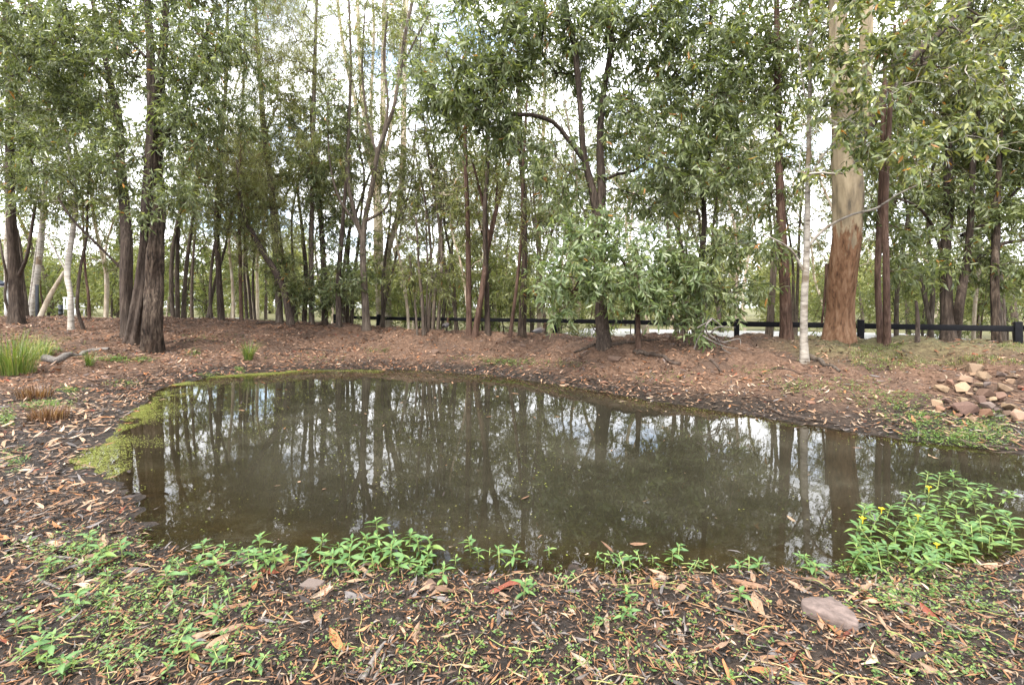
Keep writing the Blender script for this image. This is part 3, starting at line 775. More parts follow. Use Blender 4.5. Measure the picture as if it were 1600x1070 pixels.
  [[(815, 527, 12), (817, 470, 10), (820, 400, 9), (818, 300, 8), (812, 220, 7), (810, 100, 5), (806, 0, 4)]], [(815, 180, 50, 80, 0, 1.2, .4), (830, 420, 40, 50, 0, 1.0, .4)]),
 ('pale_gum', 'thin pale gum trunk seen between the duck and the tall wattle', 'bark_pale', 'gum', 20.5,
  [[(843, 520, 8), (842, 420, 7), (844, 300, 6), (850, 180, 5), (852, 40, 4)]], [(850, 330, 50, 80, 0, 1.5, .35), (860, 120, 60, 80, 0, 1.5, .4)]),
 ('tall_wattle', 'tall dark wattle forking above the low bush, roots on the bank', 'bark_dark', 'wattle', 10.4,
  [[(944, 541, 22), (941, 500, 19), (937, 440, 16), (934, 380, 15), (935, 345, 16), (926, 300, 12), (912, 240, 10), (906, 160, 9), (897, 70, 8), (880, -10, 6), (865, -150, 3)],
   [(935, 345, 13), (940, 300, 12), (937, 220, 10), (942, 150, 9), (955, 70, 8), (952, -10, 7), (948, -170, 3)],
   [(913, 252, 8), (886, 216, 7), (865, 192, 6), (832, 180, 6), (800, 178, 5), (765, 160, 4), (720, 130, 3)], [(944, 282, 6), (965, 272, 5), (990, 267, 4), (1025, 240, 3)]],
  [(735, 110, 105, 95, -.7, 1.1, .95), (690, 160, 60, 65, -.5, .9, .7), (770, 190, 60, 45, -.5, .8, .7), (810, 90, 70, 80, -.4, 1.1, 1.0), (880, 60, 80, 70, 0, 1.3, .8), (860, 250, 55, 50, -.3, .8, .6), (800, 225, 45, 35, -.5, .7, .6),
   (960, 60, 85, 75, 0, 1.3, .9), (980, 190, 75, 75, -.2, 1.1, .85), (1030, 40, 60, 60, 0, 1.0, .7), (905, 320, 60, 50, 0, .8, .5), (1000, 310, 60, 50, 0, .9, .55), (780, -40, 110, 60, 0, 1.4, .9), (930, -70, 130, 60, 0, 1.5, .9)]),
 ('low_wattle', 'low bushy wattle with glossy pale green leaves over the black fence', 'bark_red', 'bush', 9.6,
  [[(997, 546, 9), (997, 510, 8), (993, 460, 7), (980, 420, 5), (960, 390, 4)], [(995, 480, 5), (960, 455, 4), (920, 440, 3), (880, 430, 2)]],
  [(915, 395, 90, 48, -.5, .9, .8), (870, 445, 60, 42, -.6, .8, .65), (965, 435, 80, 50, -.6, .8, .75), (880, 485, 30, 14, -.5, .5, .5), (1025, 465, 60, 50, -.4, .6, .75), (1010, 400, 60, 50, -.3, .7, .7), (940, 350, 60, 30, -.3, .7, .55), (1060, 430, 50, 50, -.2, .7, .6), (1075, 495, 50, 18, -.4, .5, .5), (1095, 528, 40, 16, -.5, .5, .5), (1170, 535, 32, 12, -.4, .4, .4)]),
 ('slim_wattle', 'slim dark wattle right of the low bush with foliage from top to bank', 'bark_dark', 'wattle', 10.7,
  [[(1090, 535, 10), (1090, 470, 9), (1095, 410, 9), (1101, 350, 8), (1096, 260, 7), (1103, 150, 6), (1110, 40, 5), (1112, -100, 3)], [(1094, 430, 5), (1075, 400, 4), (1055, 370, 3)]],
  [(1080, 110, 90, 95, 0, 1.2, 1.0), (1060, 270, 80, 70, -.3, 1.0, .75), (1130, 230, 70, 90, -.2, 1.0, .8), (1160, 60, 60, 70, 0, 1.0, .7), (1080, 400, 70, 60, -.4, .9, .7), (1160, 400, 60, 60, -.3, .9, .65), (1120, 462, 60, 36, -.5, .7, .6), (1090, -50, 120, 70, 0, 1.4, .8)]),
 ('red_brown_tree', 'straight reddish brown trunk behind the pale ringed tree', 'bark_red', 'wattle', 12.8,
  [[(1229, 528, 19), (1226, 440, 17), (1222, 370, 15), (1218, 290, 13), (1215, 150, 11), (1214, 40, 9), (1212, -120, 5)]],
  [(1190, 120, 75, 110, .3, 1.4, .85), (1200, 300, 50, 60, .3, 1.0, .45), (1230, -40, 100, 60, 0, 1.5, .7)]),
 ('ringed_white_tree', 'slim whitish ringed trunk standing on the bank before the big gum', 'bark_ring', 'broad', 8.9,
  [[(1257, 567, 15), (1256, 520, 13), (1257, 460, 12), (1260, 400, 11), (1262, 300, 9), (1264, 200, 8), (1266, 100, 6), (1268, -20, 5), (1270, -140, 2)],
   [(1264, 384, 5), (1288, 358, 5), (1330, 336, 4), (1370, 325, 4), (1402, 304, 3), (1450, 282, 2)], [(1254, 422, 5), (1241, 396, 4), (1222, 380, 3), (1192, 366, 2)],
   [(1265, 278, 4), (1290, 238, 4), (1330, 205, 3), (1390, 150, 3), (1420, 100, 2)], [(1265, 180, 3), (1256, 140, 3), (1245, 60, 2)]],
  [(1390, 250, 80, 40, -.8, .8, .65), (1340, 140, 80, 60, -.7, .9, .5), (1450, 60, 90, 60, -.8, 1.0, .55), (1330, 40, 80, 50, -.6, .9, .6), (1500, 215, 60, 40, -1.0, .7, .75), (1240, 240, 40, 50, -.2, .7, .5), (1310, 90, 55, 60, -.5, .7, .7), (1330, 215, 55, 40, -.6, .7, .7), (1290, 180, 35, 40, -.4, .6, .5), (1400, -40, 130, 50, -.4, 1.2, .8), (1545, 130, 60, 60, -1, .8, .7)]),
 ('big_gum', 'massive gum with peeling red brown lower bark and cream upper trunk', 'bark_gum', 'gum', 11.3,
  [[(1311, 531, 50), (1313, 490, 46), (1318, 430, 46), (1325, 360, 47), (1326, 300, 45), (1322, 230, 42), (1316, 160, 32), (1311, 60, 27), (1308, -40, 22), (1305, -200, 12)],
   [(1326, 245, 34), (1342, 205, 28), (1350, 150, 24), (1354, 60, 20), (1358, -60, 14)], [(1345, 215, 22), (1370, 175, 18), (1400, 120, 16), (1432, 85, 13), (1470, 50, 10), (1520, 0, 6)]],
  [(1330, 30, 100, 80, .6, 1.6, .7), (1430, 130, 90, 80, .6, 1.4, .7), (1250, 80, 60, 80, .8, 1.4, .5), (1500, 60, 90, 80, .4, 1.4, .8), (1340, -90, 160, 60, 0, 1.8, .8)]),
 ('twin_red_tree', 'pair of straight red brown trunks just right of the massive gum', 'bark_red', 'wattle', 11.8,
  [[(1376, 533, 12), (1371, 430, 11), (1376, 320, 10), (1380, 200, 8), (1384, 60, 6)], [(1386, 532, 12), (1385, 430, 11), (1383, 320, 10), (1390, 180, 8), (1398, 40, 5)]],
  [(1390, 330, 50, 50, .3, .9, .55), (1400, 200, 60, 80, .5, 1.2, .6), (1420, 400, 40, 50, .4, .8, .55)]),
 ('dark_forked_tree', 'dark tree split low into two trunks with long right hand limbs', 'bark_dark', 'wattle', 10.9,
  [[(1482, 533, 24), (1479, 480, 20), (1477, 400, 18), (1482, 330, 16), (1480, 200, 13), (1484, 60, 10), (1486, -100, 6)],
   [(1492, 525, 17), (1500, 470, 14), (1507, 430, 13), (1515, 360, 11), (1520, 250, 9), (1531, 140, 7), (1540, 0, 5)],
   [(1508, 430, 9), (1538, 396, 8), (1570, 380, 7), (1605, 374, 6), (1660, 350, 4)], [(1503, 368, 8), (1545, 346, 7), (1566, 322, 6), (1605, 280, 5), (1650, 230, 4)], [(1474, 402, 7), (1456, 352, 6), (1432, 322, 5), (1400, 310, 3)]],
  [(1560, 60, 80, 90, 0, 1.2, 1.2), (1560, 230, 70, 80, 0, 1.0, 1.1), (1460, 300, 50, 50, 0, .8, .75), (1570, 420, 60, 50, -.2, .8, .7), (1440, 410, 45, 45, 0, .8, .6), (1450, 120, 60, 80, .2, 1.0, .9), (1600, 320, 50, 50, -.3, .8, .75), (1490, 210, 60, 50, .1, .9, .8), (1540, -60, 140, 60, 0, 1.5, .8)]),
 ('flaky_slim_tree', 'slim flaky trunk near the fence post at the right edge', 'bark_flaky', 'wattle', 13.0,
  [[(1557, 533, 14), (1554, 440, 13), (1556, 350, 12), (1562, 220, 9), (1570, 60, 6)]], [(1545, 350, 40, 50, .3, .8, .5), (1580, 180, 60, 80, .3, 1.0, .6)]),
 ('broken_stump', 'short dark dead stem standing behind the fence between the forked tree and twin trunks', 'bark_dark', None, 12.6,
  [[(1433, 534, 9), (1434, 500, 8), (1431, 470, 5)]], []),
]
for ti, (name, label, bark, kind, d, stems_px, blobs) in enumerate(TREES):
    g = np.random.default_rng(100 + ti)
    st, base = [], None
    hit = onground(stems_px[0][0][0], stems_px[0][0][1] + 1)
    if abs(hit[1] - d) < 4.5 and hit[1] < 19: d = float(hit[1])
    for si, s in enumerate(stems_px):
        if si == 0:
            S, base = ground_stem(s, d, seed=ti * 7, flare=.08 if bark == 'bark_gum' else .2 if s[0][2] > 12 else .1)
            main = S
        else:
            if s[0][1] > 495:
                S, _ = ground_stem(s, d + g.normal(0, .12), seed=ti * 7 + si)
            else:
                j = np.argmin(np.abs(main[:, 2] - at(s[0][0], s[0][1], d)[2]))
                S = px_stem(s, main[j, 1], seed=ti * 7 + si, ddepth=g.normal(-.1, .3))
        st.append(S)
    tg = [blob(g, cx, cy, rx, ry, d + do, rd, dn) for (cx, cy, rx, ry, do, rd, dn) in blobs]
    tg = np.concatenate(tg) if tg else []
    if len(tg):
        tg = tg[tg[:, 2] > gh(tg[:, 0], tg[:, 1]) + .25]
    build_tree(name, label, 'tree', st, tg, kind, bark, base, seed=ti + 5, sides=(40 if d < 13.5 else 24) if stems_px[0][0][2] > 18 else 14, wob=.26 if bark == 'bark_flaky' else .16 if bark == 'bark_dark' else .13 if bark == 'bark_gum' else .09,
               rtwig=.0035 * (d / 10) ** .5, fine=d < 11.5, bark2='bark_band' if bark in ('bark_white', 'bark_ring') else ('bark_grey' if bark == 'bark_gum' else None))

# ------------------------------------------------------------------ trees behind the fence: a few kinds, then copies of the whole tree
def random_tree(name, h, lean, crown, kind, bark, n, seed, r0, group, nst=1):
    g = np.random.default_rng(seed)
    st = []
    for k in range(nst):
        t = np.linspace(0, 1, 7)
        off = np.cumsum(g.normal(0, .055 * h, (7, 2)), 0) * t[:, None] + t[:, None] ** 1.3 * np.array([lean * (k * 2 - nst + 1 if nst > 1 else 1), g.normal(0, .3)])
        pts = np.column_stack([off[:, 0] + k * .2, off[:, 1], t * h - .3 * (t == 0), r0 * (1 - .85 * t)])
        st.append(spline(pts, .45))
    lo, wid = crown
    u = nrm(g.normal(0, 1, (n, 3))) * g.random((n, 1)) ** .42
    tg = np.array([0, 0, h * (lo + 1) / 2 + .2]) + u * np.array([wid, wid, h * (1 - lo) / 2 + .3])
    tg[:, 0] += lean * (tg[:, 2] / h) ** 1.3 if nst == 1 else 0
    return build_tree(name, 'x', 'tree', st, tg, kind, bark, (0, 0, 0), group, seed, 8, .08, rtwig=.006)

def copy_tree(o, parent=None):
    c = o.copy(); COL.objects.link(c)
    if parent is not None: c.parent = parent
    for ch in o.children: copy_tree(ch, c)
    return c

G_MID, G_FAR, G_UND = 'slender trees behind the fence', 'pale green trees of the far woodland', 'leafy shrubs behind the fence'
mids = [random_tree('slender_gum', 11, .5, (.36, 1.6), 'gum', 'bark_grey', 123, 301, .11, G_MID),
        random_tree('slender_gum', 12, -.7, (.38, 1.5), 'gum', 'bark_pale', 110, 302, .10, G_MID),
        random_tree('slender_gum', 9, .3, (.30, 1.5), 'narrow', 'bark_pale', 123, 303, .085, G_MID, 2),
        random_tree('slender_gum', 10, -.3, (.38, 1.4), 'narrow', 'bark_grey', 104, 304, .09, G_MID)]
fars = [random_tree('woodland_tree', 7.5, .3, (.04, 2.8), 'far', 'bark_grey', 120, 401, .14, G_FAR),
        random_tree('woodland_tree', 6.0, -.4, (.02, 2.8), 'far', 'bark_dark', 110, 402, .13, G_FAR, 2),
        random_tree('woodland_tree', 9.0, .4, (.12, 2.6), 'far', 'bark_grey', 120, 403, .15, G_FAR)]
unders = [random_tree('leafy_shrub', 3.6, .2, (.08, 1.5), 'under', 'bark_grey', 42, 421, .035, G_UND, 2),
          random_tree('leafy_shrub', 2.8, -.2, (.05, 1.3), 'under', 'bark_red', 36, 422, .03, G_UND, 2),
          random_tree('leafy_shrub', 4.4, .3, (.12, 1.3), 'under', 'bark_grey', 42, 423, .035, G_UND)]
G_WSP = 'wispy trees just behind the bank crest'
wisps = [random_tree('wispy_tree', 9.5, .4, (.30, 1.7), 'narrow', 'bark_grey', 115, 431, .07, G_WSP, 2),
         random_tree('wispy_tree', 8.5, -.5, (.24, 1.5), 'narrow', 'bark_pale', 105, 432, .06, G_WSP),
         random_tree('wispy_tree', 10.5, .6, (.34, 1.6), 'gum', 'bark_grey', 110, 433, .07, G_WSP, 3)]
ORD = ['first', 'second', 'third', 'fourth', 'fifth', 'sixth', 'seventh', 'eighth', 'ninth', 'tenth', 'eleventh', 'twelfth', 'thirteenth', 'fourteenth', 'fifteenth', 'sixteenth', 'seventeenth', 'eighteenth', 'nineteenth', 'twentieth', 'twenty-first', 'twenty-second']
def zone_of(px):
    return ('behind the big left clump' if px < 330 else 'behind the she oaks' if px < 560 else 'behind the leaning trunks' if px < 870 else 'behind the tall wattle' if px < 1200 else 'behind the massive gum')
def place_all(protos, spots, phrase):
    """spots: (px, distance, scale); one tree each, labelled from left to right within its zone"""
    used = [False] * len(protos); cnt = {}
    for i, (px, d, s_) in enumerate(sorted(spots)):
        p = protos[i % len(protos)]
        o = p if not used[i % len(protos)] else copy_tree(p)
        used[i % len(protos)] = True
        x = (px - CX) / F * d
        o.location = (x, d, g1(x, d) - .05); o.scale = (s_,) * 3; o.rotation_euler = (0, 0, g.uniform(0, 6.28))
        z = zone_of(px); cnt[z] = cnt.get(z, 0) + 1
        o['label'] = f'{ORD[cnt[z] - 1]} {phrase} from the left {z}'
g = np.random.default_rng(55)
mid_px = [(85, 26), (165, 23), (260, 25), (300, 22), (325, 29), (395, 24), (415, 28), (465, 22), (520, 25), (640, 26), (690, 21), (705, 29), (775, 24), (800, 28), (865, 25),
          (900, 21), (960, 24), (1010, 20), (1050, 27), (1130, 21), (1165, 25), (1290, 24), (1420, 19), (1455, 25), (1530, 20), (1590, 18), (360, 26), (740, 26), (830, 23), (930, 27), (1090, 24), (1350, 25), (1490, 21)]
place_all(mids, [(px, d, g.uniform(.8, 1.1)) for px, d in mid_px], 'slender background tree')
und_px = [(650, 20.5), (690, 22), (735, 24), (755, 19.5), (790, 21), (830, 20), (875, 19), (930, 19), (985, 20), (1120, 22), (1300, 18), (1400, 18), (1440, 16.5), (1520, 17), (1575, 16.5), (460, 22), (545, 22), (605, 21), (70, 25), (175, 26), (290, 25), (335, 27), (385, 25), (20, 27)]
wsp_px = [(40, 19), (165, 17.5), (330, 17.2), (600, 19.5), (735, 17.3), (1100, 16.8), (1330, 15.5), (1400, 15), (1570, 14),
          (285, 18), (365, 18.5), (400, 19.5), (455, 18.5), (505, 20), (548, 18.5), (640, 19), (668, 17.5), (712, 18.5), (770, 20), (852, 19.5), (1015, 16.5), (1060, 15.8), (1150, 16), (1195, 17), (1245, 18), (1450, 14.5), (1520, 15)]
place_all(wisps, [(px, d, g.uniform(.8, 1.1)) for px, d in wsp_px], 'wispy tree')
place_all(unders, [(px, d, g.uniform(.8, 1.2) * (1.25 if 630 < px < 840 else 1.5 if px < 400 else 1.0)) for px, d in und_px], 'leafy understorey shrub')
rows = {30: (16, .52), 38: (26, .66), 50: (30, .85), 66: (26, 1.2)}
wn_ = ['nearest', 'second', 'third', 'farthest']
for ri, (d0, (n, s0)) in enumerate(rows.items()):
    sp = []
    for i in range(n):
        px = -140 + (i + .5 + g.uniform(-.35, .35)) * 1880 / n
        if d0 < 30 and 960 < px < 1330: continue
        sp.append((px, d0 + g.uniform(-2.5, 2.5), s0 * g.uniform(.75, 1.15)))
    pr = fars if ri == 0 else [copy_tree(f) for f in fars]
    place_all(pr, sp, f'pale tree in the {wn_[ri]} woodland row')
# the wood goes on to both sides of the view
for i, (x, y, k, s_) in enumerate([(-19, 15, 0, 1.0), (-22, 18, 1, .95), (-24, 13, 2, 1.0), (-27, 20, 0, 1.1), (-29, 16, 1, 1.0), (-34, 21, 2, 1.05), (-33, 26, 0, 1.0), (15, 12, 1, .95), (18, 14, 2, 1.0), (21, 11, 0, 1.0), (25, 16, 1, 1.0)]):
    o = copy_tree((wisps if i % 2 else mids)[k])
    o.location = (x, y, g1(x, y) - .05); o.scale = (s_,) * 3; o.rotation_euler = (0, 0, i * 1.7)
    o['group'] = 'trees beyond the edges of the view'
    o['label'] = 'slender tree of the wood beyond the ' + ('left' if x < 0 else 'right') + ' edge of the view'
for i, (x, y, s_) in enumerate([(-42, 30, .8), (-48, 36, .9), (-40, 24, .7), (-54, 30, .9), (-58, 42, 1.1), (-47, 19, .7), (40, 26, .7), (47, 32, .9), (36, 20, .6), (54, 38, 1.0)]):
    o = copy_tree(fars[i % 3])
    o.location = (x, y, g1(x, y) - .05); o.scale = (s_,) * 3; o.rotation_euler = (0, 0, i * 2.1)
    o['group'] = 'trees beyond the edges of the view'
    o['label'] = 'pale woodland tree beyond the ' + ('left' if x < 0 else 'right') + ' edge of the view'

# ------------------------------------------------------------------ black post and rail fence
def box(cx, cy, cz, sx, sy, sz, rz=0.0, jit=0.0, g=rng, ry=0.0):
    v = np.array([(a, b, c) for a in (-1, 1) for b in (-1, 1) for c in (-1, 1)], float) * np.array([sx, sy, sz]) / 2
    if jit: v += g.normal(0, jit, v.shape)
    if ry:
        c, s = math.cos(ry), math.sin(ry); v = v @ np.array([[c, 0, -s], [0, 1, 0], [s, 0, c]])
    c, s = math.cos(rz), math.sin(rz)
    v = v @ np.array([[c, s, 0], [-s, c, 0], [0, 0, 1]])
    q = np.array([(0, 1, 3, 2), (4, 6, 7, 5), (0, 4, 5, 1), (2, 3, 7, 6), (0, 2, 6, 4), (1, 5, 7, 3)])
    return v + np.array([cx, cy, cz]), q
class Boxes:
    def __init__(self): self.V, self.Q, self.n = [], [], 0
    def add(self, *a, **k):
        v, q = box(*a, **k); self.V.append(v); self.Q.append(q + self.n); self.n += 8; return self
    def obj(self, name, mat, parent=None, bevel=0.0):
        o = link(name, quads_mesh(name, np.concatenate(self.V), np.concatenate(self.Q), mat, None, False), parent)
        if bevel:
            b = o.modifiers.new('bevel', 'BEVEL'); b.width = bevel; b.segments = 2
        return o

posts = [(-5.48 + 2.296 * t, 20.0 - 1.404 * t) for t in range(-1, 9)]
fence = empty('rail_fence', (posts[0][0], posts[0][1], g1(*posts[0])))
tag(fence, 'black post and rail fence running behind the bank crest', 'fence')
f0 = np.array(fence.location)
fang = math.atan2(-1.404, 2.296)
for i, (x, y) in enumerate(posts):
    zb = g1(x, y) - .3
    Boxes().add(x - f0[0], y - f0[1], (zb + 1.20) / 2 - f0[2], .13, .13, 1.20 - zb, fang + rng.normal(0, .04), .006).obj('post', M['fence'], fence, .008)
    if i:
        xa, ya = posts[i - 1]
        o = Boxes().add((x + xa) / 2 - f0[0] - .0, (y + ya) / 2 - f0[1] - .0, 1.05 - f0[2] + rng.normal(0, .008), 2.691 - .15, .05, .125, fang, .004).obj('rail', M['fence'], fence, .006)

# ------------------------------------------------------------------ things beyond the bank
# low white wall at left
a, b = at(250, 500, 27.0), at(374, 500, 27.0)
wl_ = Boxes().add((a[0] + b[0]) / 2, 27.0, (g1(-17, 27) + .92) / 2 - .15, b[0] - a[0], .35, .92 - g1(-17, 27) + .3, 0).obj('low_wall', M['white'], None, .02)
tag(wl_, 'long low white wall seen behind the left bank', 'wall')
# pale driveway seen under the rail at right
dr = np.array([(2.5, 21.5), (5.5, 20.3), (10.5, 18.2), (15.5, 16.2)])
D = spline(dr, .5)
nv = []
for k, (x, y) in enumerate(D):
    t = D[min(k + 1, len(D) - 1)] - D[max(k - 1, 0)]; t /= np.linalg.norm(t); n_ = np.array([-t[1], t[0]])
    for w in np.linspace(-1.2, 3.4, 9):
        p = np.array([x, y]) + n_ * w
        nv.append((p[0], p[1], 0.40 + .012 * w))
nv = np.array(nv); k = np.arange(len(D) - 1)[:, None] * 9; j = np.arange(8)[None]
dq = np.stack([k + j, k + 9 + j, k + 10 + j, k + 1 + j], -1).reshape(-1, 4)
nb = len(nv)
edge = np.concatenate([np.arange(len(D)) * 9, np.arange(len(D))[::-1] * 9 + 8])
low = nv[edge] - np.array([0, 0, .6])
e2 = np.roll(edge, -1); li = nb + np.arange(len(edge))
sq = np.stack([edge, li, np.roll(li, -1), e2], -1)
dv = link('driveway', quads_mesh('driveway', np.vstack([nv, low]), np.vstack([dq, sq]), M['concrete'], None, False))
tag(dv, 'pale concrete driveway behind the fence', 'driveway', kind='structure')

# dark sign post, drum, letter box and white chairs at the left edge
p = at(58, 498, 19.0); zg = g1(p[0], 19.0)
o = Boxes().add(p[0], 19.0, zg + .45, .09, .09, 1.6, .3, .004).obj('black_post', M['black'], None, .01)
tag(o, 'thin black post beside the leaning white trunk at left', 'post')
p = at(95, 498, 23.0); zg = g1(p[0], 23.0)
drum = empty('dark_drum', (p[0], 23.0, zg)); tag(drum, 'dark upright drum standing behind the left bank', 'drum')
hz = np.array([0, .02, .03, .38, .39, .42, .43, .80, .81, .84, .85, 1.22, 1.24])
rr = np.array([.19, .20, .21, .21, .225, .225, .21, .21, .225, .225, .21, .21, .19]) * .42; hz = hz * .5
V, q = tube(np.column_stack([hz * 0, hz * 0, hz]), rr, 20)
link('body', quads_mesh('body', V, q, M['black']), drum)
V, q = tube(np.array([[0, 0, .61], [0, 0, .622], [0, 0, .625]]), [.087, .085, .004], 20)
link('lid', quads_mesh('lid', V, q, M['black']), drum)
p = at(10, 444, 18.5); zg = g1(p[0], 18.5)
lb = empty('letter_box', (p[0], 18.5, zg)); tag(lb, 'white box with dark sloping lid on a pole at the left edge', 'letter box')
hb = p[2] - zg
Boxes().add(0, 0, hb / 2 - .1, .08, .08, hb + .1).obj('pole', M['white'], lb)
Boxes().add(0, 0, hb, .42, .30, .20, 0, 0).obj('box', M['white'], lb, .01)
Boxes().add(.03, -.165, hb + .02, .36, .02, .19, 0, 0, ry=.12).obj('lid', M['panel'], lb)
for k, (px, lab) in enumerate([(104, 'white garden chair behind the left bank, nearest the dark drum'), (119, 'white garden chair behind the left bank, farther from the dark drum')]):
    p = at(px, 498, 23.5); zg = g1(p[0], 23.5)
    ch = empty('garden_chair', (p[0], 23.5, zg)); tag(ch, lab, 'chair', 'white garden chairs'); ch.rotation_euler = (0, 0, .4 + k)
    Boxes().add(0, 0, .42, .46, .46, .04).obj('seat', M['white'], ch, .01)
    for sx in (-1, 1):
        for sy in (-1, 1):
            Boxes().add(sx * .2, sy * .2, .2, .045, .045, .4).obj('leg', M['white'], ch)
    for sl in range(4):
        Boxes().add(-.17 + sl * .113, .21, .70, .05, .03, .5).obj('slat', M['white'], ch)
    Boxes().add(0, .21, .96, .44, .035, .07).obj('top_rail', M['white'], ch, .005)

# leaning pale dead branch at left
p0, p1 = at(61, 500, 18.2), at(101, 424, 18.6)
p0[2] = g1(p0[0], p0[1]) - .05
S = spline(np.array([[*p0, .085], [*((p0 + p1) / 2 + [-.04, 0, .04]), .075], [*p1, .05]]), .2)
V, q = tube(S[:, :3], S[:, 3], 10, wob=.1)
o = link('leaning_branch', quads_mesh('leaning_branch', V - p0, q, M['bark_pale'])); o.location = p0
tag(o, 'pale bare branch leaning up to the right behind the left bank', 'branch')

# ------------------------------------------------------------------ two wood ducks on the crest
def duck(base, heading, label, s=1.0):
    d = empty('duck', base); tag(d, label, 'duck', 'wood ducks on the bank'); d.rotation_euler = (0, 0, heading); d.scale = (s,) * 3
    P = np.array([[-.27, 0, .20], [-.22, 0, .205], [-.15, 0, .215], [-.07, 0, .225], [.02, 0, .235], [.09, 0, .25], [.125, 0, .28], [.145, 0, .33], [.155, 0, .38], [.165, 0, .42], [.185, 0, .445], [.215, 0, .44], [.235, 0, .43], [.265, 0, .42], [.28, 0, .418]])
    r = np.array([.006, .03, .062, .085, .092, .082, .060, .038, .029, .031, .040, .036, .022, .014, .004])
    S = spline(np.column_stack([P, r]), .012)
    V, q = tube(S[:, :3], S[:, 3], 14)
    t = np.repeat(np.linspace(0, 1, len(S)), 14)
    ang = V[:, 2] - np.repeat(S[:, 2], 14)
    c = np.tile(np.array([.23, .21, .205]), (len(V), 1))
    c[ang > .03] = (.16, .135, .125)
    z = np.repeat(S[:, 2], 14); x = np.repeat(S[:, 0], 14)
    c[z > .30] = (.085, .045, .028)
    c[(z > .3) & (x > .23)] = (.05, .045, .04)
    c[x < -.2] = (.04, .035, .035)
    c[(x > .06) & (z < .3)] = (.20, .155, .13)
    link('body', quads_mesh('body', V, q, M['feather'], c), d)
    for sy in (-1, 1):
        W = spline(np.array([[.06, sy * .075, .25, .012], [-.03, sy * .088, .245, .035], [-.13, sy * .062, .225, .026], [-.24, sy * .02, .205, .004]]), .02)
        V, q = tube(W[:, :3], W[:, 3], 8)
        V[:, 1] = sy * (np.abs(V[:, 1]) * .6 + .036)
        link('wing', quads_mesh('wing', V, q, M['feather'], np.tile(np.array([.15, .14, .145]), (len(V), 1))), d)
        T_ = Tubes(); T_.add(np.array([[.0, sy * .035, .17], [.005, sy * .036, .09], [0, sy * .036, .012]]), [.014, .008, .008], 6, color=(.06, .055, .05))
        for fa in (-.45, 0, .45):
            T_.add(np.array([[0, sy * .036, .012], [.06 * math.cos(fa), sy * .036 + .06 * math.sin(fa), .006]]), [.008, .004], 5, color=(.06, .055, .05))
        link('leg', T_.mesh('leg', M['feather']), d)
xx, dd = at(843, 526, 15.2)[0], 15.2
duck((xx, dd, g1(xx, dd)), .15, 'grey wood duck in profile on the crest below the fence rail')
xx, dd = at(697, 518, 15.6)[0], 15.6
duck((xx, dd, g1(xx, dd)), 1.35, 'wood duck seen end on beside the thin stems on the crest', .95)

# ------------------------------------------------------------------ rocks
def rock_mesh(name, seed, flat=.6, mat='rock', tint=(.3, .2, .14), cuts=9):
    """an angular broken stone: hull of a few points, edges knocked off"""
    g = np.random.default_rng(seed)
    import bmesh
    bm = bmesh.new()
    P = nrm(np.sign(g.normal(0, 1, (13, 3))) * g.uniform(.25, 1, (13, 3))) * g.uniform(.85, 1.12, (13, 1))
    for p in P: bm.verts.new(p * np.array([1, g.uniform(.7, .8), flat]))
    r = bmesh.ops.convex_hull(bm, input=bm.verts)
    bmesh.ops.delete(bm, geom=[v for v in bm.verts if not v.link_faces], context='VERTS')
    bmesh.ops.bevel(bm, geom=list(bm.edges), offset=.075, segments=2, profile=.6, affect='EDGES', clamp_overlap=True)
    me = bpy.data.meshes.new(name); bm.to_mesh(me); bm.free()
    me.materials.append(M[mat])
    a = me.attributes.new('tint', 'FLOAT_COLOR', 'POINT')
    a.data.foreach_set('color', np.tile(np.array([*tint, 1], np.float32), (len(me.vertices), 1)).ravel())
    return me
TAN, BRN, RED, GRY = (.21, .142, .092), (.115, .073, .053), (.165, .088, .058), (.12, .092, .078)
# (x, y, width px, colour) read off the photo's pile
PILE = [(1524, 577, 30, TAN), (1508, 594, 25, TAN), (1538, 590, 27, TAN), (1520, 586, 14, TAN), (1565, 584, 18, GRY), (1583, 588, 20, BRN), (1580, 597, 14, TAN), (1471, 606, 23, TAN), (1504, 608, 28, TAN),
        (1529, 603, 17, TAN), (1540, 604, 14, GRY), (1566, 606, 31, TAN), (1542, 616, 32, BRN), (1564, 621, 25, BRN), (1526, 613, 14, TAN), (1484, 599, 16, RED), (1470, 595, 14, BRN), (1532, 627, 20, BRN),
        (1551, 626, 14, TAN), (1464, 629, 22, TAN), (1478, 626, 19, BRN), (1470, 637, 20, RED), (1508, 636, 42, BRN), (1503, 626, 18, TAN), (1540, 634, 27, GRY), (1540, 645, 24, RED), (1577, 635, 28, TAN),
        (1592, 648, 30, TAN), (1485, 637, 13, RED), (1597, 606, 16, RED), (1576, 646, 16, BRN), (1433, 652, 12, BRN), (1447, 653, 13, RED), (1520, 655, 18, TAN), (1497, 650, 18, RED), (1555, 640, 12, GRY), (1598, 625, 16, BRN), (1514, 619, 12, TAN)]
cn = {TAN: 'tan', BRN: 'brown', RED: 'reddish', GRY: 'grey'}
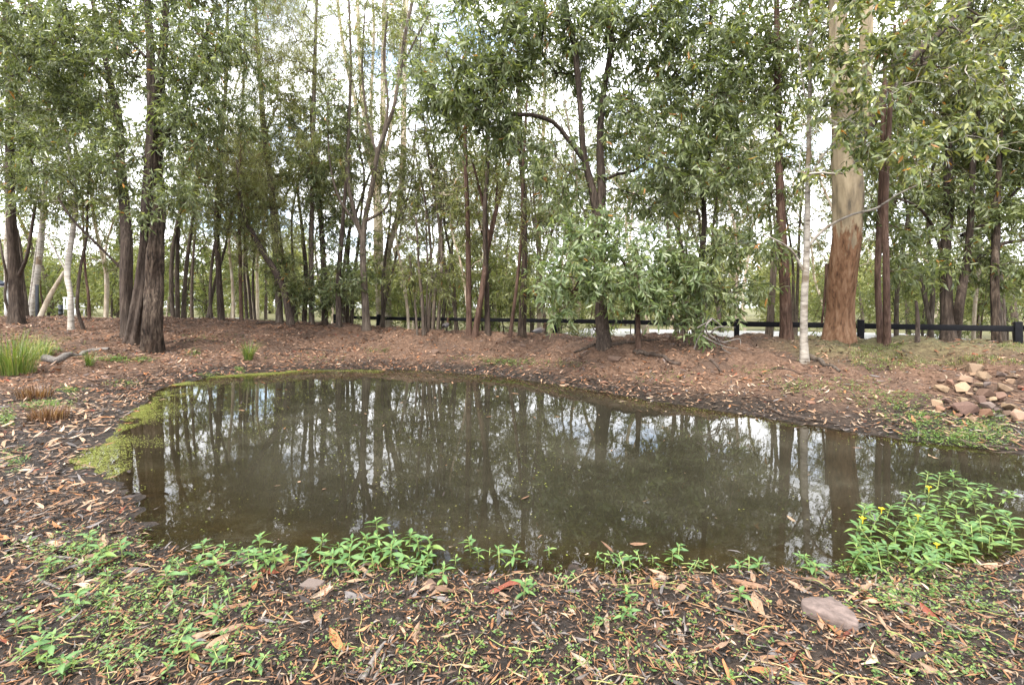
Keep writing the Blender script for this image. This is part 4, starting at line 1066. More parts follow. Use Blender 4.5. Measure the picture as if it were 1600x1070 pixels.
for i, (x, y, w, c) in enumerate(PILE):
    p = onground(x, y + w * .22)
    s = w / 2 / F * p[1] * 1.02
    tint = tuple(np.array(c) * rng.uniform(.8, 1.15) * rng.uniform(.95, 1.05, 3))
    fl = rng.uniform(.5, .72)
    o = link('rock', rock_mesh('rock', 900 + i, fl, 'rock', tint, 8))
    lift = max(0, .05 * math.exp(-(((x - 1530) / 45) ** 2 + ((y - 608) / 26) ** 2)))
    o.location = (p[0], p[1], p[2] + s * fl * .55 + lift); o.scale = (s,) * 3
    o.rotation_euler = (rng.normal(0, .22), rng.normal(0, .22), rng.uniform(0, 6.28))
    big = 'large ' if w >= 27 else 'small ' if w < 17 else ''
    row = 'top' if y < 596 else 'middle' if y < 622 else 'foot'
    side = 'left side' if x < 1500 else 'right side' if x > 1556 else 'centre'
    tag(o, f'{big}{cn[c]} rock at the {row} of the rock pile, {side}', 'rock', 'rocks of the pile on the right bank')
BANK = [(680, 548, 16, BRN, 'flat brown stone in the bare earth of the far bank'), (818, 537, 15, BRN, 'brown stone on the crest slope left of the tall wattle'), (945, 597, 17, RED, 'rounded reddish stone at the waterline below the tall wattle'),
        (880, 594, 14, BRN, 'small stone at the waterline left of the rounded reddish one'), (961, 560, 26, BRN, 'brown earth clod below the tall wattle roots'), (1266, 627, 16, RED, 'pinkish stone in the leaf litter above the right shore'), (672, 915, 34, BRN, 'muddy stone at the near water edge'), (487, 915, 38, GRY, 'grey flat stone at the near edge below the plants')]
for i, (x, y, w, c, lab) in enumerate(BANK):
    p = onground(x, y + 3); s = w / 2 / F * p[1] * 1.1
    o = link('stone', rock_mesh('stone', 960 + i, .45, 'rock', tuple(np.array(c) * .9), 7))
    o.location = (p[0], p[1], p[2] + s * .12); o.scale = (s,) * 3; o.rotation_euler = (rng.normal(0, .1), rng.normal(0, .1), rng.uniform(0, 6.28))
    tag(o, lab, 'stone')
def flat_stone():
    """slab whose top outline was measured on the mud plane"""
    px = [(1251, 938), (1255, 933), (1267, 931), (1282, 930), (1287, 933), (1298, 930), (1309, 936), (1325, 949), (1338, 961), (1343, 969), (1340, 974), (1329, 973), (1314, 969), (1299, 963), (1284, 957), (1268, 951), (1256, 946)]
    zt = zs + .035
    out = np.array([at(x, y, (EYE - zt) * F / (y - HY))[:2] for x, y in px])
    c0 = out.mean(0); out = resample(out - c0, .009)
    out = out + .004 * np.stack([fbm(out[:, 0] * 40, out[:, 1] * 40, 3), fbm(out[:, 0] * 40 + 9, out[:, 1] * 40, 3)], 1)
    rings = [(.96, -.05), (1.0, -.028), (1.015, -.006), (1.0, .026), (.97, .033), (.7, .036), (.4, .037), (.02, .036)]
    V = []
    for s, z in rings:
        q = out * s
        V.append(np.column_stack([q, z + .006 * fbm(q[:, 0] * 22, q[:, 1] * 22, 4)]))
    n = len(out); V = np.concatenate(V)
    i = np.arange(len(rings) - 1)[:, None] * n; k = np.arange(n)[None]; k2 = (k + 1) % n
    q = np.stack([i + k, i + k2, i + n + k2, i + n + k], -1).reshape(-1, 4)
    return quads_mesh('flat_stone', V, q[:, ::-1], M['flat_stone'], None, False), c0
zs = onground(1297, 975)[2]
me_, c0_ = flat_stone()
o = link('flat_stone', me_); o.location = (c0_[0], c0_[1], zs)
tag(o, 'flat pinkish stone lying on the black mud in front', 'stone')

# ------------------------------------------------------------------ logs, roots and fallen sticks
def stick(name, pts, r, mat, label, cat, group=None, lift=.6, sides=9):
    """pts: photo pixels on the ground"""
    P = np.array([onground(x, y) for x, y in pts]); n = len(P)
    rr = np.linspace(r, r * .45, n)
    S = spline(np.column_stack([P, rr]), .06)
    S[:, 2] = gh(S[:, 0], S[:, 1]) + S[:, 3] * lift
    V, q = tube(S[:, :3], S[:, 3], sides, wob=.14, seed=len(label))
    o = link(name, quads_mesh(name, V - S[0, :3], q, M[mat])); o.location = S[0, :3]
    return tag(o, label, cat, group)
stick('fallen_log', [(66, 563), (100, 560), (140, 551), (170, 547)], .075, 'dead_wood', 'grey fallen log lying left of the big trunk clump', 'log')
stick('root', [(1266, 560), (1283, 566), (1300, 574), (1312, 582)], .05, 'bark_grey', 'grey root running right from the slim whitish tree', 'root')
stick('root', [(990, 552), (1012, 556), (1040, 562), (1064, 570)], .055, 'bark_dark', 'thick bare root below the low wattle', 'root')
stick('root', [(955, 540), (975, 537), (1000, 534), (1030, 533)], .04, 'bark_dark', 'thin root along the crest right of the tall wattle', 'root')
stick('root', [(930, 541), (915, 546), (897, 552)], .045, 'bark_dark', 'short root left of the tall wattle foot', 'root')
stick('fallen_stick', [(1110, 565), (1120, 574), (1130, 582)], .03, 'bark_dark', 'dark stick on the bare bank below the slim wattle', 'stick')
stick('fallen_stick', [(1204, 640), (1230, 651), (1262, 655), (1300, 661), (1330, 668)], .02, 'bark_dark', 'long dark stick along the right waterline', 'stick')
stick('fallen_stick', [(1500, 692), (1530, 698), (1570, 702), (1612, 705)], .028, 'bark_dark', 'dark wet stick below the rock pile at the right edge', 'stick')
stick('fallen_stick', [(1495, 701), (1540, 706), (1590, 707)], .014, 'bark_dark', 'thinner wet stick in front of the one below the rock pile', 'stick')
stick('fallen_stick', [(300, 590), (285, 580), (273, 566)], .012, 'dead_wood', 'short twig on the mud by the far left shore', 'stick')
stick('fallen_stick', [(1010, 618), (1035, 613), (1065, 605)], .02, 'bark_dark', 'dark stick on the leafy shore right of the tall wattle', 'stick')
stick('fallen_stick', [(1205, 578), (1235, 580), (1262, 584)], .018, 'bark_dark', 'slim stick left of the whitish ringed tree', 'stick')
stick('fallen_stick', [(465, 546), (500, 548), (545, 552)], .03, 'bark_dark', 'dark branch on the far bank left of centre', 'stick')
stick('fallen_stick', [(400, 507), (420, 506), (445, 508)], .045, 'bark_dark', 'dark log on the crest near the she oak', 'log')
stick('fallen_stick', [(0, 826), (28, 815), (42, 800)], .012, 'dead_wood', 'grey curved stick on the left mud', 'stick')
stick('fallen_stick', [(85, 872), (115, 874), (150, 880)], .010, 'dead_wood', 'pale stick across the mud at lower left', 'stick')
stick('fallen_stick', [(60, 908), (95, 922)], .009, 'dead_wood', 'short pink grey stick at lower left', 'stick')
stick('fallen_stick', [(1388, 1030), (1410, 1048), (1432, 1065)], .008, 'bark_dark', 'dark stick at the lower right among runners', 'stick')
stick('fallen_stick', [(832, 975), (850, 990), (868, 1008)], .006, 'dead_wood', 'grey sliver of wood on the mud near the bottom centre', 'stick')
stick('fallen_stick', [(853, 962), (862, 980), (870, 1000)], .006, 'dead_wood', 'grey sliver of wood beside the other near bottom centre', 'stick')
stick('bark_strip', [(565, 1069), (580, 1040), (594, 1015), (602, 1004)], .014, 'dead_wood', 'bundle of shredded grey bark at the bottom centre left', 'bark', sides=7)
stick('bark_strip', [(583, 1069), (596, 1040), (603, 1016)], .008, 'dead_wood', 'thin bark shred beside the bundle at the bottom', 'bark', sides=7)
stick('bark_strip', [(1436, 674), (1434, 690)], .010, 'dead_wood', 'upright grey bark pieces at the right shoreline', 'bark')

# dead grey branch tangle under the slim wattle
tang = Tubes(); g = np.random.default_rng(5)
c0 = at(1118, 505, 9.6)
for (pts) in [[(1112, 498), (1103, 510), (1108, 522), (1125, 532), (1140, 538)], [(1112, 497), (1125, 507), (1135, 516)], [(1098, 524), (1108, 530), (1130, 540), (1150, 543)], [(1110, 522), (1122, 512), (1150, 513)],
              [(1090, 513), (1104, 506), (1112, 498)], [(1120, 528), (1128, 545), (1140, 552)], [(1130, 535), (1155, 530), (1158, 540)], [(1085, 545), (1092, 528), (1100, 515)], [(1122, 540), (1118, 530), (1108, 522)]]:
    P = np.array([at(x, y, 9.3 + g.normal(0, .12)) for x, y in pts])
    S = spline(P, .05); S += np.cumsum(g.normal(0, .004, S.shape), 0)
    tang.add(S, np.linspace(.016, .005, len(S)), 6)
o = link('dead_branch', tang.mesh('dead_branch', M['dead_wood'], c0)); o.location = c0
tag(o, 'tangle of bare grey twigs hanging low over the crest under the slim wattle', 'branch')

# hanging bark on the massive gum
gum = [o for o in bpy.data.objects if o.name == 'big_gum'][0]
gb = np.array(gum.location)
for k, (pts, w) in enumerate([([(1292, 412), (1291, 440), (1288, 470), (1284, 505)], 4), ([(1304, 390), (1303, 420), (1301, 455)], 4), ([(1311, 392), (1311, 408), (1313, 424)], 3), ([(1336, 388), (1337, 400), (1339, 415)], 4), ([(1297, 413), (1297, 440), (1294, 470)], 3), ([(1307, 388), (1307, 400), (1306, 430)], 4)]):
    P = np.array([at(x, y, 11.3 - .42 + .1 * (x < 1300)) for x, y in pts])
    S = spline(P, .06)
    V, q = tube(S, np.linspace(1, .5, len(S)) * w / 2 / F * 11 * 1.3, 7, wob=.2, seed=k)
    link('bark_strip', quads_mesh('bark_strip', V - gb, q, M['bark_red']), gum)
# ------------------------------------------------------------------ grass
def blades(g, n, spread, L, w, lean, cols, up=1.0):
    """arching grass blades round the origin: strips of three quads"""
    a = g.uniform(0, 6.283, n); rad = spread * np.sqrt(g.random(n))
    p = np.column_stack([rad * np.cos(a), rad * np.sin(a), np.zeros(n)])
    out = np.column_stack([np.cos(a + g.normal(0, .5, n)), np.sin(a + g.normal(0, .5, n)), np.zeros(n)])
    l = g.uniform(*L, n)[:, None]; le = g.uniform(*lean, n)[:, None]
    side = nrm(np.cross(out, [0, 0, 1.0])) * w
    V = []
    for t, ww in ((0, 1), (.35, .9), (.7, .6), (1.0, .12)):
        c = p + np.array([0, 0, 1.0]) * l * (t - .35 * le * t * t) * up + out * l * le * (t ** 1.8)
        V += [c - side * ww, c + side * ww]
    V = np.stack(V, 1)
    off = np.arange(n)[:, None] * 8
    Qd = np.concatenate([np.array([k, k + 1, k + 3, k + 2])[None] + off for k in (0, 2, 4)])
    c = np.asarray(cols)[g.integers(0, len(cols), n)] * g.uniform(.7, 1.3, (n, 1))
    return V.reshape(-1, 3), Qd, np.repeat(c, 8, 0)
GREEN = [(.09, .14, .026), (.13, .18, .037), (.065, .105, .02), (.18, .18, .058)]
DEAD = [(.12, .06, .035), (.17, .09, .05), (.08, .04, .025), (.24, .15, .09)]
for (x, y, n, sp, L, cols, lab) in [
        (22, 585, 420, .30, (.45, .95), GREEN, 'large green reed tussock at the left edge'),
        (60, 560, 160, .22, (.3, .6), GREEN[:2] + [(.30, .27, .10)], 'looser green tussock right behind the large one at left'),
        (388, 563, 170, .10, (.3, .62), GREEN, 'small upright reed tuft on the far left shore'),
        (140, 572, 70, .07, (.2, .45), GREEN[:3], 'thin grass tuft beside the fallen log'),
        (55, 622, 260, .20, (.12, .28), DEAD, 'dead brown tuft on the left mud, the farther one'),
        (76, 655, 260, .20, (.10, .24), DEAD, 'dead brown tuft on the left mud, the nearer one')]:
    g = np.random.default_rng(int(x * 7 + y))
    p = onground(x, y)
    V, q, c = blades(g, n, sp, L, .0045 if cols is not DEAD else .005, (.15, .8), cols)
    o = link('tussock', quads_mesh('tussock', V, q, M['grass'], c)); o.location = p
    tag(o, lab, 'tussock', 'grass tussocks on the left bank')
# sparse short grass along the right crest
g = np.random.default_rng(8)
pts = np.array([onground(x, y) for x, y in zip(g.uniform(1330, 1610, 900), 538 + 34 * g.random(900) ** 1.3)])
pts = pts[fbm(pts[:, 0] * 1.4, pts[:, 1] * 1.4, 3) > -.15]
V_, Q_, C_, n0 = [], [], [], 0
for p in pts:
    V, q, c = blades(g, 6, .05, (.03, .08), .003, (.3, 1.2), [(.16, .19, .06), (.25, .24, .10), (.11, .15, .045)])
    V_.append(V + p); Q_.append(q + n0); C_.append(c); n0 += len(V)
for p_, m_, rr_ in []: pass
o = link('crest_grass', quads_mesh('crest_grass', np.concatenate(V_), np.concatenate(Q_), M['grass'], np.concatenate(C_)))
tag(o, 'sparse short grass along the right crest under the fence', 'grass', kind='stuff')

# ------------------------------------------------------------------ fallen leaves
LCOL = {'tan': (.25, .160, .100), 'brown': (.135, .075, .043), 'pale': (.33, .245, .175), 'grey': (.11, .096, .090), 'dark': (.03, .022, .019), 'orange': (.245, .110, .045), 'red': (.16, .045, .024)}
def litter_density(x, y, sd):
    d = np.where(y < 4.2, 250.0, 150.0)
    d = np.where((x < -2.5) & (y < 9), 300.0, d)
    far = (y > 7) | (x > 3.5)
    pn = fbm(x * .9 + 3, y * .9, 3)
    d = np.where(far & (y > 3.6), np.clip(120 + 150 * pn, 10, 240), d)
    d = np.where(far & (sd < 1.5), d + 130, d)
    d = np.where((x < -4) & (y > 8), 300 + 90 * pn, d)
    d = np.where((y < 3.2) & (x > .2), d * .6, d)
    d = np.where(y < 3.4, d * np.clip(.75 + 1.1 * fbm(x * 1.6 + 2, y * 1.6, 2), .12, 1.5), d)
    d = d * np.clip((sd + .25) / .45, 0, 1)
    d = np.where(sd < 0, d * .25 + 2.2, d)
    return d
g = np.random.default_rng(21)
n = 190000
X = g.uniform(-19, 13, n); Y = g.uniform(1.0, 18.5, n)
inview = np.abs(X) < Y * 1.25 + 1.2
X, Y = X[inview], Y[inview]; area = 32 * 17.5 / n
sd = pond_sd(X, Y)
keepm = g.random(len(X)) < litter_density(X, Y, sd) * area
X, Y = X[keepm], Y[keepm]; n = len(X)
Z = np.maximum(gh(X, Y), -.004)
names = np.array(['tan', 'brown', 'pale', 'grey', 'dark', 'orange', 'red'])
pn = np.array([.24, .26, .12, .12, .14, .09, .03])
kind_ = g.choice(7, n, p=pn)
cols = np.array([LCOL[k] for k in names])[kind_] * g.uniform(.7, 1.3, (n, 1))
redder = (Y > 8)[:, None]
cols = np.where(redder, cols * np.array([1.08, .95, .92]), cols)
Lf = (.03 + .11 * g.random(n) ** 1.6) * np.where(Y < 4.5, 1.05, 1.15)
ang = g.uniform(0, 6.283, n)
tilt = g.normal(0, .16, n)
dirs = np.column_stack([np.cos(ang), np.sin(ang), tilt])
nor = np.column_stack([g.normal(0, .28, n), g.normal(0, .28, n), np.ones(n)])
P0 = np.column_stack([X, Y, Z + .008 + np.abs(g.normal(0, .008, n))])
order = np.argsort(Y + np.abs(X) * .3 - 40 * Lf * (Y < 3.2))           # the leaves that show largest first
sel_ok = (Y > 1.75) & (np.abs(X) < Y * 1.05) & (sd[keepm] > .05) & (kind_ != 4)
big = [i for i in order if sel_ok[i]][:290]
mask = np.ones(n, bool); mask[big] = False
V, lo, st_ = leaves(P0[mask], dirs[mask], nor[mask], Lf[mask], Lf[mask] * g.uniform(.13, .26, mask.sum()), g.uniform(-.35, .35, mask.sum()), g.uniform(-.5, .5, mask.sum()))
o = link('leaf_litter', mesh_np('leaf_litter', V, lo, st_, M['litter'], np.repeat(cols[mask], 6, 0)))
tag(o, 'dry fallen leaves strewn over the mud and banks', 'leaf litter', kind='stuff')
# the large near ones, each a curled leaf of its own
def big_leaf(seed):
    g = np.random.default_rng(seed)
    m = 9; t = np.linspace(0, 1, m)
    w = np.sin(np.pi * np.clip(t, .02, .99)) ** .75 * (1 - .25 * t); w[0] = .06; w[-1] = .03
    asp = g.uniform(.085, .15); fold = g.uniform(.0, .7); bend = g.uniform(-.25, .35); tw = g.uniform(-1.4, 1.4); sick = g.uniform(-.35, .35); wav = g.uniform(0, .05)
    V = []
    for k in range(m):
        a = tw * (t[k] - .5)
        for s in (-1, -.5, 0, .5, 1):
            y = s * w[k] * asp; z = abs(s) * w[k] * asp * fold + wav * math.sin(7 * t[k] + 2 * s)
            yy, zz = y * math.cos(a) - z * math.sin(a), y * math.sin(a) + z * math.cos(a)
            V.append((t[k] - .5, yy + sick * (t[k] - t[k] ** 2), zz + bend * (t[k] - .5) ** 2))
    i = np.arange(m - 1)[:, None] * 5; k = np.arange(4)[None]
    q = np.stack([i + k, i + k + 1, i + k + 6, i + k + 5], -1).reshape(-1, 4)
    V = np.array(V); V[:, 2] -= np.percentile(V[:, 2], 15)
    return V, q
def leaf_litter_mat(nm, c):
    m, nt, out = new_mat('fallen_leaf_' + nm)
    tc = N(nt, 'TexCoord'); oi = N(nt, 'ObjectInfo')
    n1 = noise(nt, tc.outputs['Object'], 9, 5, .6, (1, 4, 1))
    hv = N(nt, 'MapRange'); hv.inputs['To Min'].default_value = .65; hv.inputs['To Max'].default_value = 1.3
    nt.links.new(oi.outputs['Random'], hv.inputs['Value'])
    col = ramp(nt, n1, [(.25, tuple(.5 * v for v in c)), (.5, c), (.8, tuple(min(1, 1.25 * v) for v in c))])
    comb = N(nt, 'CombineColor')
    for ch_ in ('Red', 'Green', 'Blue'): nt.links.new(hv.outputs[0], comb.inputs[ch_])
    col = mixc(nt, 1.0, col, comb.outputs[0], 'MULTIPLY')
    p = N(nt, 'BsdfPrincipled', Roughness=.62); p.inputs['Specular IOR Level'].default_value = .3
    nt.links.new(col, p.inputs['Base Color']); nt.links.new(bump(nt, n1, .3, .003), p.inputs['Normal'])
    nt.links.new(p.outputs[0], out.inputs['Surface'])
    return m
LM = {k: leaf_litter_mat(k, v) for k, v in LCOL.items()}
shapes = []
for k in range(9):
    V, q = big_leaf(700 + k)
    shapes.append(quads_mesh('fallen_leaf', V, q, LM['tan']))
words_ = {'tan': 'tan', 'brown': 'brown', 'pale': 'pale buff', 'grey': 'grey', 'orange': 'orange brown', 'red': 'dark red'}
for q_, i in enumerate(big):
    o = link('fallen_leaf', shapes[q_ % 9])
    o.material_slots[0].link = 'OBJECT'; o.material_slots[0].material = LM[names[kind_[i]]]
    l = Lf[i] * g.uniform(1.0, 1.35)
    o.location = (X[i], Y[i], Z[i] + .010); o.scale = (l, l * g.uniform(.8, 1.2), l)
    o.rotation_euler = (g.normal(0, .25) + (math.pi if g.random() < .35 else 0), g.normal(0, .15), ang[i])
    px = CX + F * X[i] / Y[i]
    py = HY + F * (EYE - Z[i]) / Y[i]
    zone = ('along the bottom edge' if py > 1000 else 'midway to the water' if py > 930 else 'close to the water') + (', far left' if px < 250 else ', left' if px < 550 else ', left of centre' if px < 800 else ', right of centre' if px < 1050 else ', right' if px < 1330 else ', far right')
    tag(o, f'{words_[names[kind_[i]]]} curled fallen leaf on the near mud, {zone}', 'leaf', f'{words_[names[kind_[i]]]} fallen leaves on the near mud')
# fine shreds of bark, twig and needle between the leaves
n = 44000
Y = 1.5 + 2.6 * g.random(n) ** 1.1; X = g.uniform(-1, 1, n) * (Y * 1.15 + .3)
sd = pond_sd(X, Y); ok = sd > -.02; X, Y = X[ok], Y[ok]; n = len(X)
a = g.uniform(0, 6.283, n)
fc = np.array([(.22, .108, .050), (.15, .080, .045), (.25, .17, .105), (.085, .054, .037), (.033, .024, .02), (.14, .12, .105)])[g.choice(6, n, p=[.22, .22, .10, .18, .16, .12])] * g.uniform(.7, 1.3, (n, 1))
V, lo, st_ = kites(np.column_stack([X, Y, gh(X, Y) + .006 + np.abs(g.normal(0, .008, n))]), np.column_stack([np.cos(a), np.sin(a), g.normal(0, .2, n)]), np.column_stack([g.normal(0, .4, n), g.normal(0, .4, n), np.ones(n)]),
                    (.010 + .07 * g.random(n) ** 2.2), g.uniform(.002, .010, n), g.uniform(-.4, .4, n), g.uniform(-.6, .6, n))
nA = len(V)
m2 = 170000
X2 = g.uniform(-18, 12, m2); Y2 = g.uniform(3.2, 17.5, m2)
sd2 = pond_sd(X2, Y2)
ok = (np.abs(X2) < Y2 * 1.2) & (sd2 > -.05) & (g.random(m2) < np.clip(.45 + .9 * fbm(X2 * 1.1 + 4, Y2 * 1.1, 3), .08, 1) * np.where(X2 < -2.5, 1.0, .8)); X2, Y2 = X2[ok], Y2[ok]; m2 = len(X2)
a2 = g.uniform(0, 6.283, m2)
c2 = np.array([(.22, .13, .08), (.13, .075, .047), (.28, .20, .14), (.08, .055, .042), (.03, .022, .019), (.13, .11, .10)])[g.choice(6, m2, p=[.24, .24, .14, .14, .14, .1])] * g.uniform(.7, 1.3, (m2, 1))
L2 = g.uniform(.025, .085, m2)
V2, lo2, st2 = kites(np.column_stack([X2, Y2, gh(X2, Y2) + .006 + np.abs(g.normal(0, .008, m2))]), np.column_stack([np.cos(a2), np.sin(a2), g.normal(0, .2, m2)]), np.column_stack([g.normal(0, .4, m2), g.normal(0, .4, m2), np.ones(m2)]),
                     L2, L2 * g.uniform(.12, .3, m2), g.uniform(-.3, .3, m2), g.uniform(-.4, .4, m2))
tag(link('fine_litter', mesh_np('fine_litter', np.vstack([V, V2]), np.concatenate([lo, lo2 + nA]), np.concatenate([st_, st2 + len(lo)]), M['litter'], np.vstack([np.repeat(fc, 4, 0), np.repeat(c2, 4, 0)]))), 'fine shreds of bark and twig on the near mud', 'litter', kind='stuff')
# lumps of mud
n = 5200
Y = 1.5 + 2.4 * g.random(n); X = g.uniform(-1, 1, n) * (Y * 1.15 + .3)
ok = pond_sd(X, Y) > 0; X, Y = X[ok], Y[ok]; n = len(X)
oc = np.array([(1, 0, 0), (-1, 0, 0), (0, 1, 0), (0, -1, 0), (0, 0, 1), (0, 0, -1)], float)
r = g.uniform(.004, .020, n)
V = oc[None] * r[:, None, None] * g.uniform(.6, 1.3, (n, 6, 1)) * np.array([1, 1, .7]) + np.column_stack([X, Y, gh(X, Y)])[:, None]
f = np.array([(0, 2, 4), (2, 1, 4), (1, 3, 4), (3, 0, 4), (2, 0, 5), (1, 2, 5), (3, 1, 5), (0, 3, 5)])
fq = (f[None] + 6 * np.arange(n)[:, None, None]).reshape(-1, 3)
mc = np.array([(.022, .018, .0155), (.013, .011, .0095), (.04, .031, .026)])[g.integers(0, 3, n)]
tag(link('mud_crumbs', quads_mesh('mud_crumbs', V.reshape(-1, 3), fq, M['litter'], np.repeat(mc, 6, 0))), 'crumbs of black mud on the near shore', 'mud', kind='stuff')

# ------------------------------------------------------------------ duckweed and algae on the water
g = np.random.default_rng(31)
def flakes(X, Y, r, cols):
    n = len(X); a = g.uniform(0, 6.283, n)
    k = np.arange(5) * 2 * np.pi / 5
    V = np.stack([X[:, None] + r[:, None] * np.cos(a[:, None] + k) * g.uniform(.7, 1.2, (n, 5)), Y[:, None] + r[:, None] * np.sin(a[:, None] + k) * g.uniform(.7, 1.2, (n, 5)), np.broadcast_to(.004 + .004 * g.random((n, 1)), (n, 5))], -1)
    return V.reshape(-1, 3), (np.arange(5)[None] + 5 * np.arange(n)[:, None]), np.repeat(cols, 5, 0)
X = g.uniform(-7.2, 7.5, 1100000); X[:640000] = g.uniform(-7.2, -3.0, 640000); Y = g.uniform(2.7, 12, 1100000); sd = pond_sd(X, Y) + .14 * fbm(X * 1.3, Y * 1.3, 3)
pn = fbm(X * 2.2, Y * 2.2, 4)
left = np.clip((-3.0 - X) / 1.2, 0, 1) * (Y < 11.5) * (Y > 3.6)
pl = left * np.clip(1.0 + (sd + .07) / .28, 0, 1) * np.clip(.35 + 1.6 * pn, 0, 1) * (sd < .06) * .8
pf = (Y > 5.2) * np.clip(1 + (sd + .12) / .7, 0, 1) * np.clip(.25 + .8 * pn, 0, 1) * .17 * (sd < 0)
ps = np.clip(.7 * fbm(X * .7 + 9, Y * .7, 3) + .9 * pn - .25, 0, 1) * .028 * (sd < 0) + .0012 * (sd < 0)
pp = np.maximum(np.maximum(pl, pf), ps)
ok = (g.random(len(X)) < pp) & (gh(X, Y) < .006)
X, Y = X[ok], Y[ok]; n = len(X)
dc = np.array([(.22, .25, .05), (.28, .30, .065), (.165, .19, .042), (.22, .20, .06)])[g.integers(0, 4, n)] * g.uniform(.7, 1.2, (n, 1))
V, q, c = flakes(X, Y, g.uniform(.003, .0085, n) * np.where(Y > 7, 1.3, 1.0), dc)
tag(link('duckweed', quads_mesh('duckweed', V, q, M['herb'], c, False)), 'yellow green duckweed floating along the left shore', 'duckweed', kind='stuff')

# ------------------------------------------------------------------ low green weeds
g = np.random.default_rng(41)
PATCH = [(795, 567, 62, 6, 190, 1.3), (590, 548, 22, 5, 40, 1.2), (735, 560, 35, 5, 50, 1.1), (180, 562, 22, 5, 90, 1.5), (222, 563, 18, 5, 60, 1.5), (303, 553, 14, 6, 50, 1.3), (72, 634, 45, 8, 170, 1.2), (5, 655, 20, 14, 90, 1.2),
         (330, 588, 25, 4, 40, 1.3), (374, 578, 9, 5, 30, 1.6), (190, 600, 30, 6, 50, 1.1), (110, 612, 18, 7, 50, 1.3), (1330, 610, 70, 22, 110, 1.2), (1400, 630, 60, 22, 150, 1.2), (1500, 685, 100, 22, 420, 1.1), (1440, 655, 50, 16, 150, 1.1),
         (1180, 585, 60, 14, 40, 1.1), (1540, 665, 60, 20, 160, 1.1), (20, 720, 25, 20, 40, 1.0), (70, 548, 30, 10, 80, 1.8), (130, 860, 120, 40, 160, .9), (220, 960, 220, 90, 420, .8), (1000, 960, 200, 90, 110, .75), (650, 960, 200, 90, 120, .7),
         (1450, 930, 150, 40, 260, .8), (1500, 1030, 110, 60, 90, .8), (900, 1040, 700, 40, 200, .75), (1330, 880, 60, 20, 90, .8), (60, 540, 60, 20, 60, 2.0), (500, 560, 80, 8, 40, 1.2), (880, 570, 40, 8, 40, 1.2), (1030, 590, 60, 10, 40, 1.1), (1240, 605, 50, 12, 60, 1.2), (320, 530, 60, 10, 50, 1.4), (1400, 575, 60, 10, 60, 1.2)]
ps_, sc_ = [], []
for (x, y, rx, ry, n, s) in PATCH:
    u = g.normal(0, .5, (n, 2))
    for a_, b_ in u:
        if y + b_ * ry < 1100: ps_.append(onground(x + a_ * rx, y + b_ * ry)); sc_.append(s)
ps_ = np.array(ps_); sc_ = np.array(sc_)
ok = pond_sd(ps_[:, 0], ps_[:, 1]) > -.1; ps_, sc_ = ps_[ok], sc_[ok]
m = 7; k = len(ps_) * m
a = g.uniform(0, 6.283, k)
hgt = g.uniform(.004, .035, k) * np.repeat(sc_, m)
P = np.repeat(ps_, m, 0) + np.column_stack([g.normal(0, .015, k), g.normal(0, .015, k), np.zeros(k)]) * np.repeat(sc_, m)[:, None]
P[:, 2] = gh(P[:, 0], P[:, 1]) + hgt
L = g.uniform(.010, .028, k) * np.repeat(sc_, m)
V, lo, st_ = leaves(P, np.column_stack([np.cos(a), np.sin(a), g.uniform(.0, .7, k)]), np.column_stack([g.normal(0, .3, k), g.normal(0, .3, k), np.ones(k)]), L, L * g.uniform(.35, .6, k), g.uniform(0, .3, k), np.zeros(k))
c = np.array([(.105, .185, .045), (.145, .22, .05), (.075, .14, .036), (.18, .22, .055)])[g.integers(0, 4, k)] * g.uniform(.75, 1.25, (k, 1))
tag(link('ground_weeds', mesh_np('ground_weeds', V, lo, st_, M['herb'], np.repeat(c, 6, 0))), 'tiny bright green weeds creeping over mud and banks', 'weeds', kind='stuff')

# creeping yellow green runners over the near mud
T_ = Tubes()
for i in range(90):
    x = g.uniform(-40, 1640); y = 880 + 200 * g.random() ** .8
    if x > 300 and x < 800 and g.random() < .5: continue
    p = onground(x, y); n = 14; L = g.uniform(.12, .5)
    h = g.uniform(0, 6.283) + np.cumsum(g.normal(0, .22, n))
    S = p[:2] + np.cumsum(np.column_stack([np.cos(h), np.sin(h)]) * L / n, 0)
    z = gh(S[:, 0], S[:, 1]) + .006 + .02 * np.abs(np.sin(np.linspace(0, g.uniform(2, 7), n))) * g.random()
    col = np.array([(.27, .25, .09), (.33, .25, .13), (.24, .14, .07), (.20, .24, .07)])[g.integers(0, 4)]
    T_.add(np.column_stack([S, z]), np.linspace(.0028, .0014, n) * g.uniform(.6, 1.2), 5, color=col)
tag(link('creeping_runners', T_.mesh('creeping_runners', M['stem'])), 'yellowish creeping plant runners over the near mud', 'runners', kind='stuff')

# ------------------------------------------------------------------ water primrose: one sprig after another, each leaf a part
def herb_leaf(seed):
    g = np.random.default_rng(seed)
    m = 6; t = np.linspace(0, 1, m); w = np.array([.10, .62, 1.0, .9, .52, .03]) * .5 * g.uniform(.27, .36)
    bend = g.uniform(.12, .4); fold = g.uniform(.15, .45)
    V = np.array([(tt, s * ww, abs(s) * ww * fold - bend * tt * tt) for tt, ww in zip(t, w) for s in (-1, 0, 1)])
    i = np.arange(m - 1)[:, None] * 3; k = np.arange(2)[None]
    q = np.stack([i + k, i + k + 3, i + k + 4, i + k + 1], -1).reshape(-1, 4)
    c = np.array([(.095, .175, .055), (.070, .140, .044), (.128, .210, .060), (.15, .22, .055)])[seed % 4]
    cc = np.tile(c, (len(V), 1)); cc[1::3] *= 1.35
    return quads_mesh('leaf', V, q, M['herb'], cc)
HL = [herb_leaf(k) for k in range(8)]
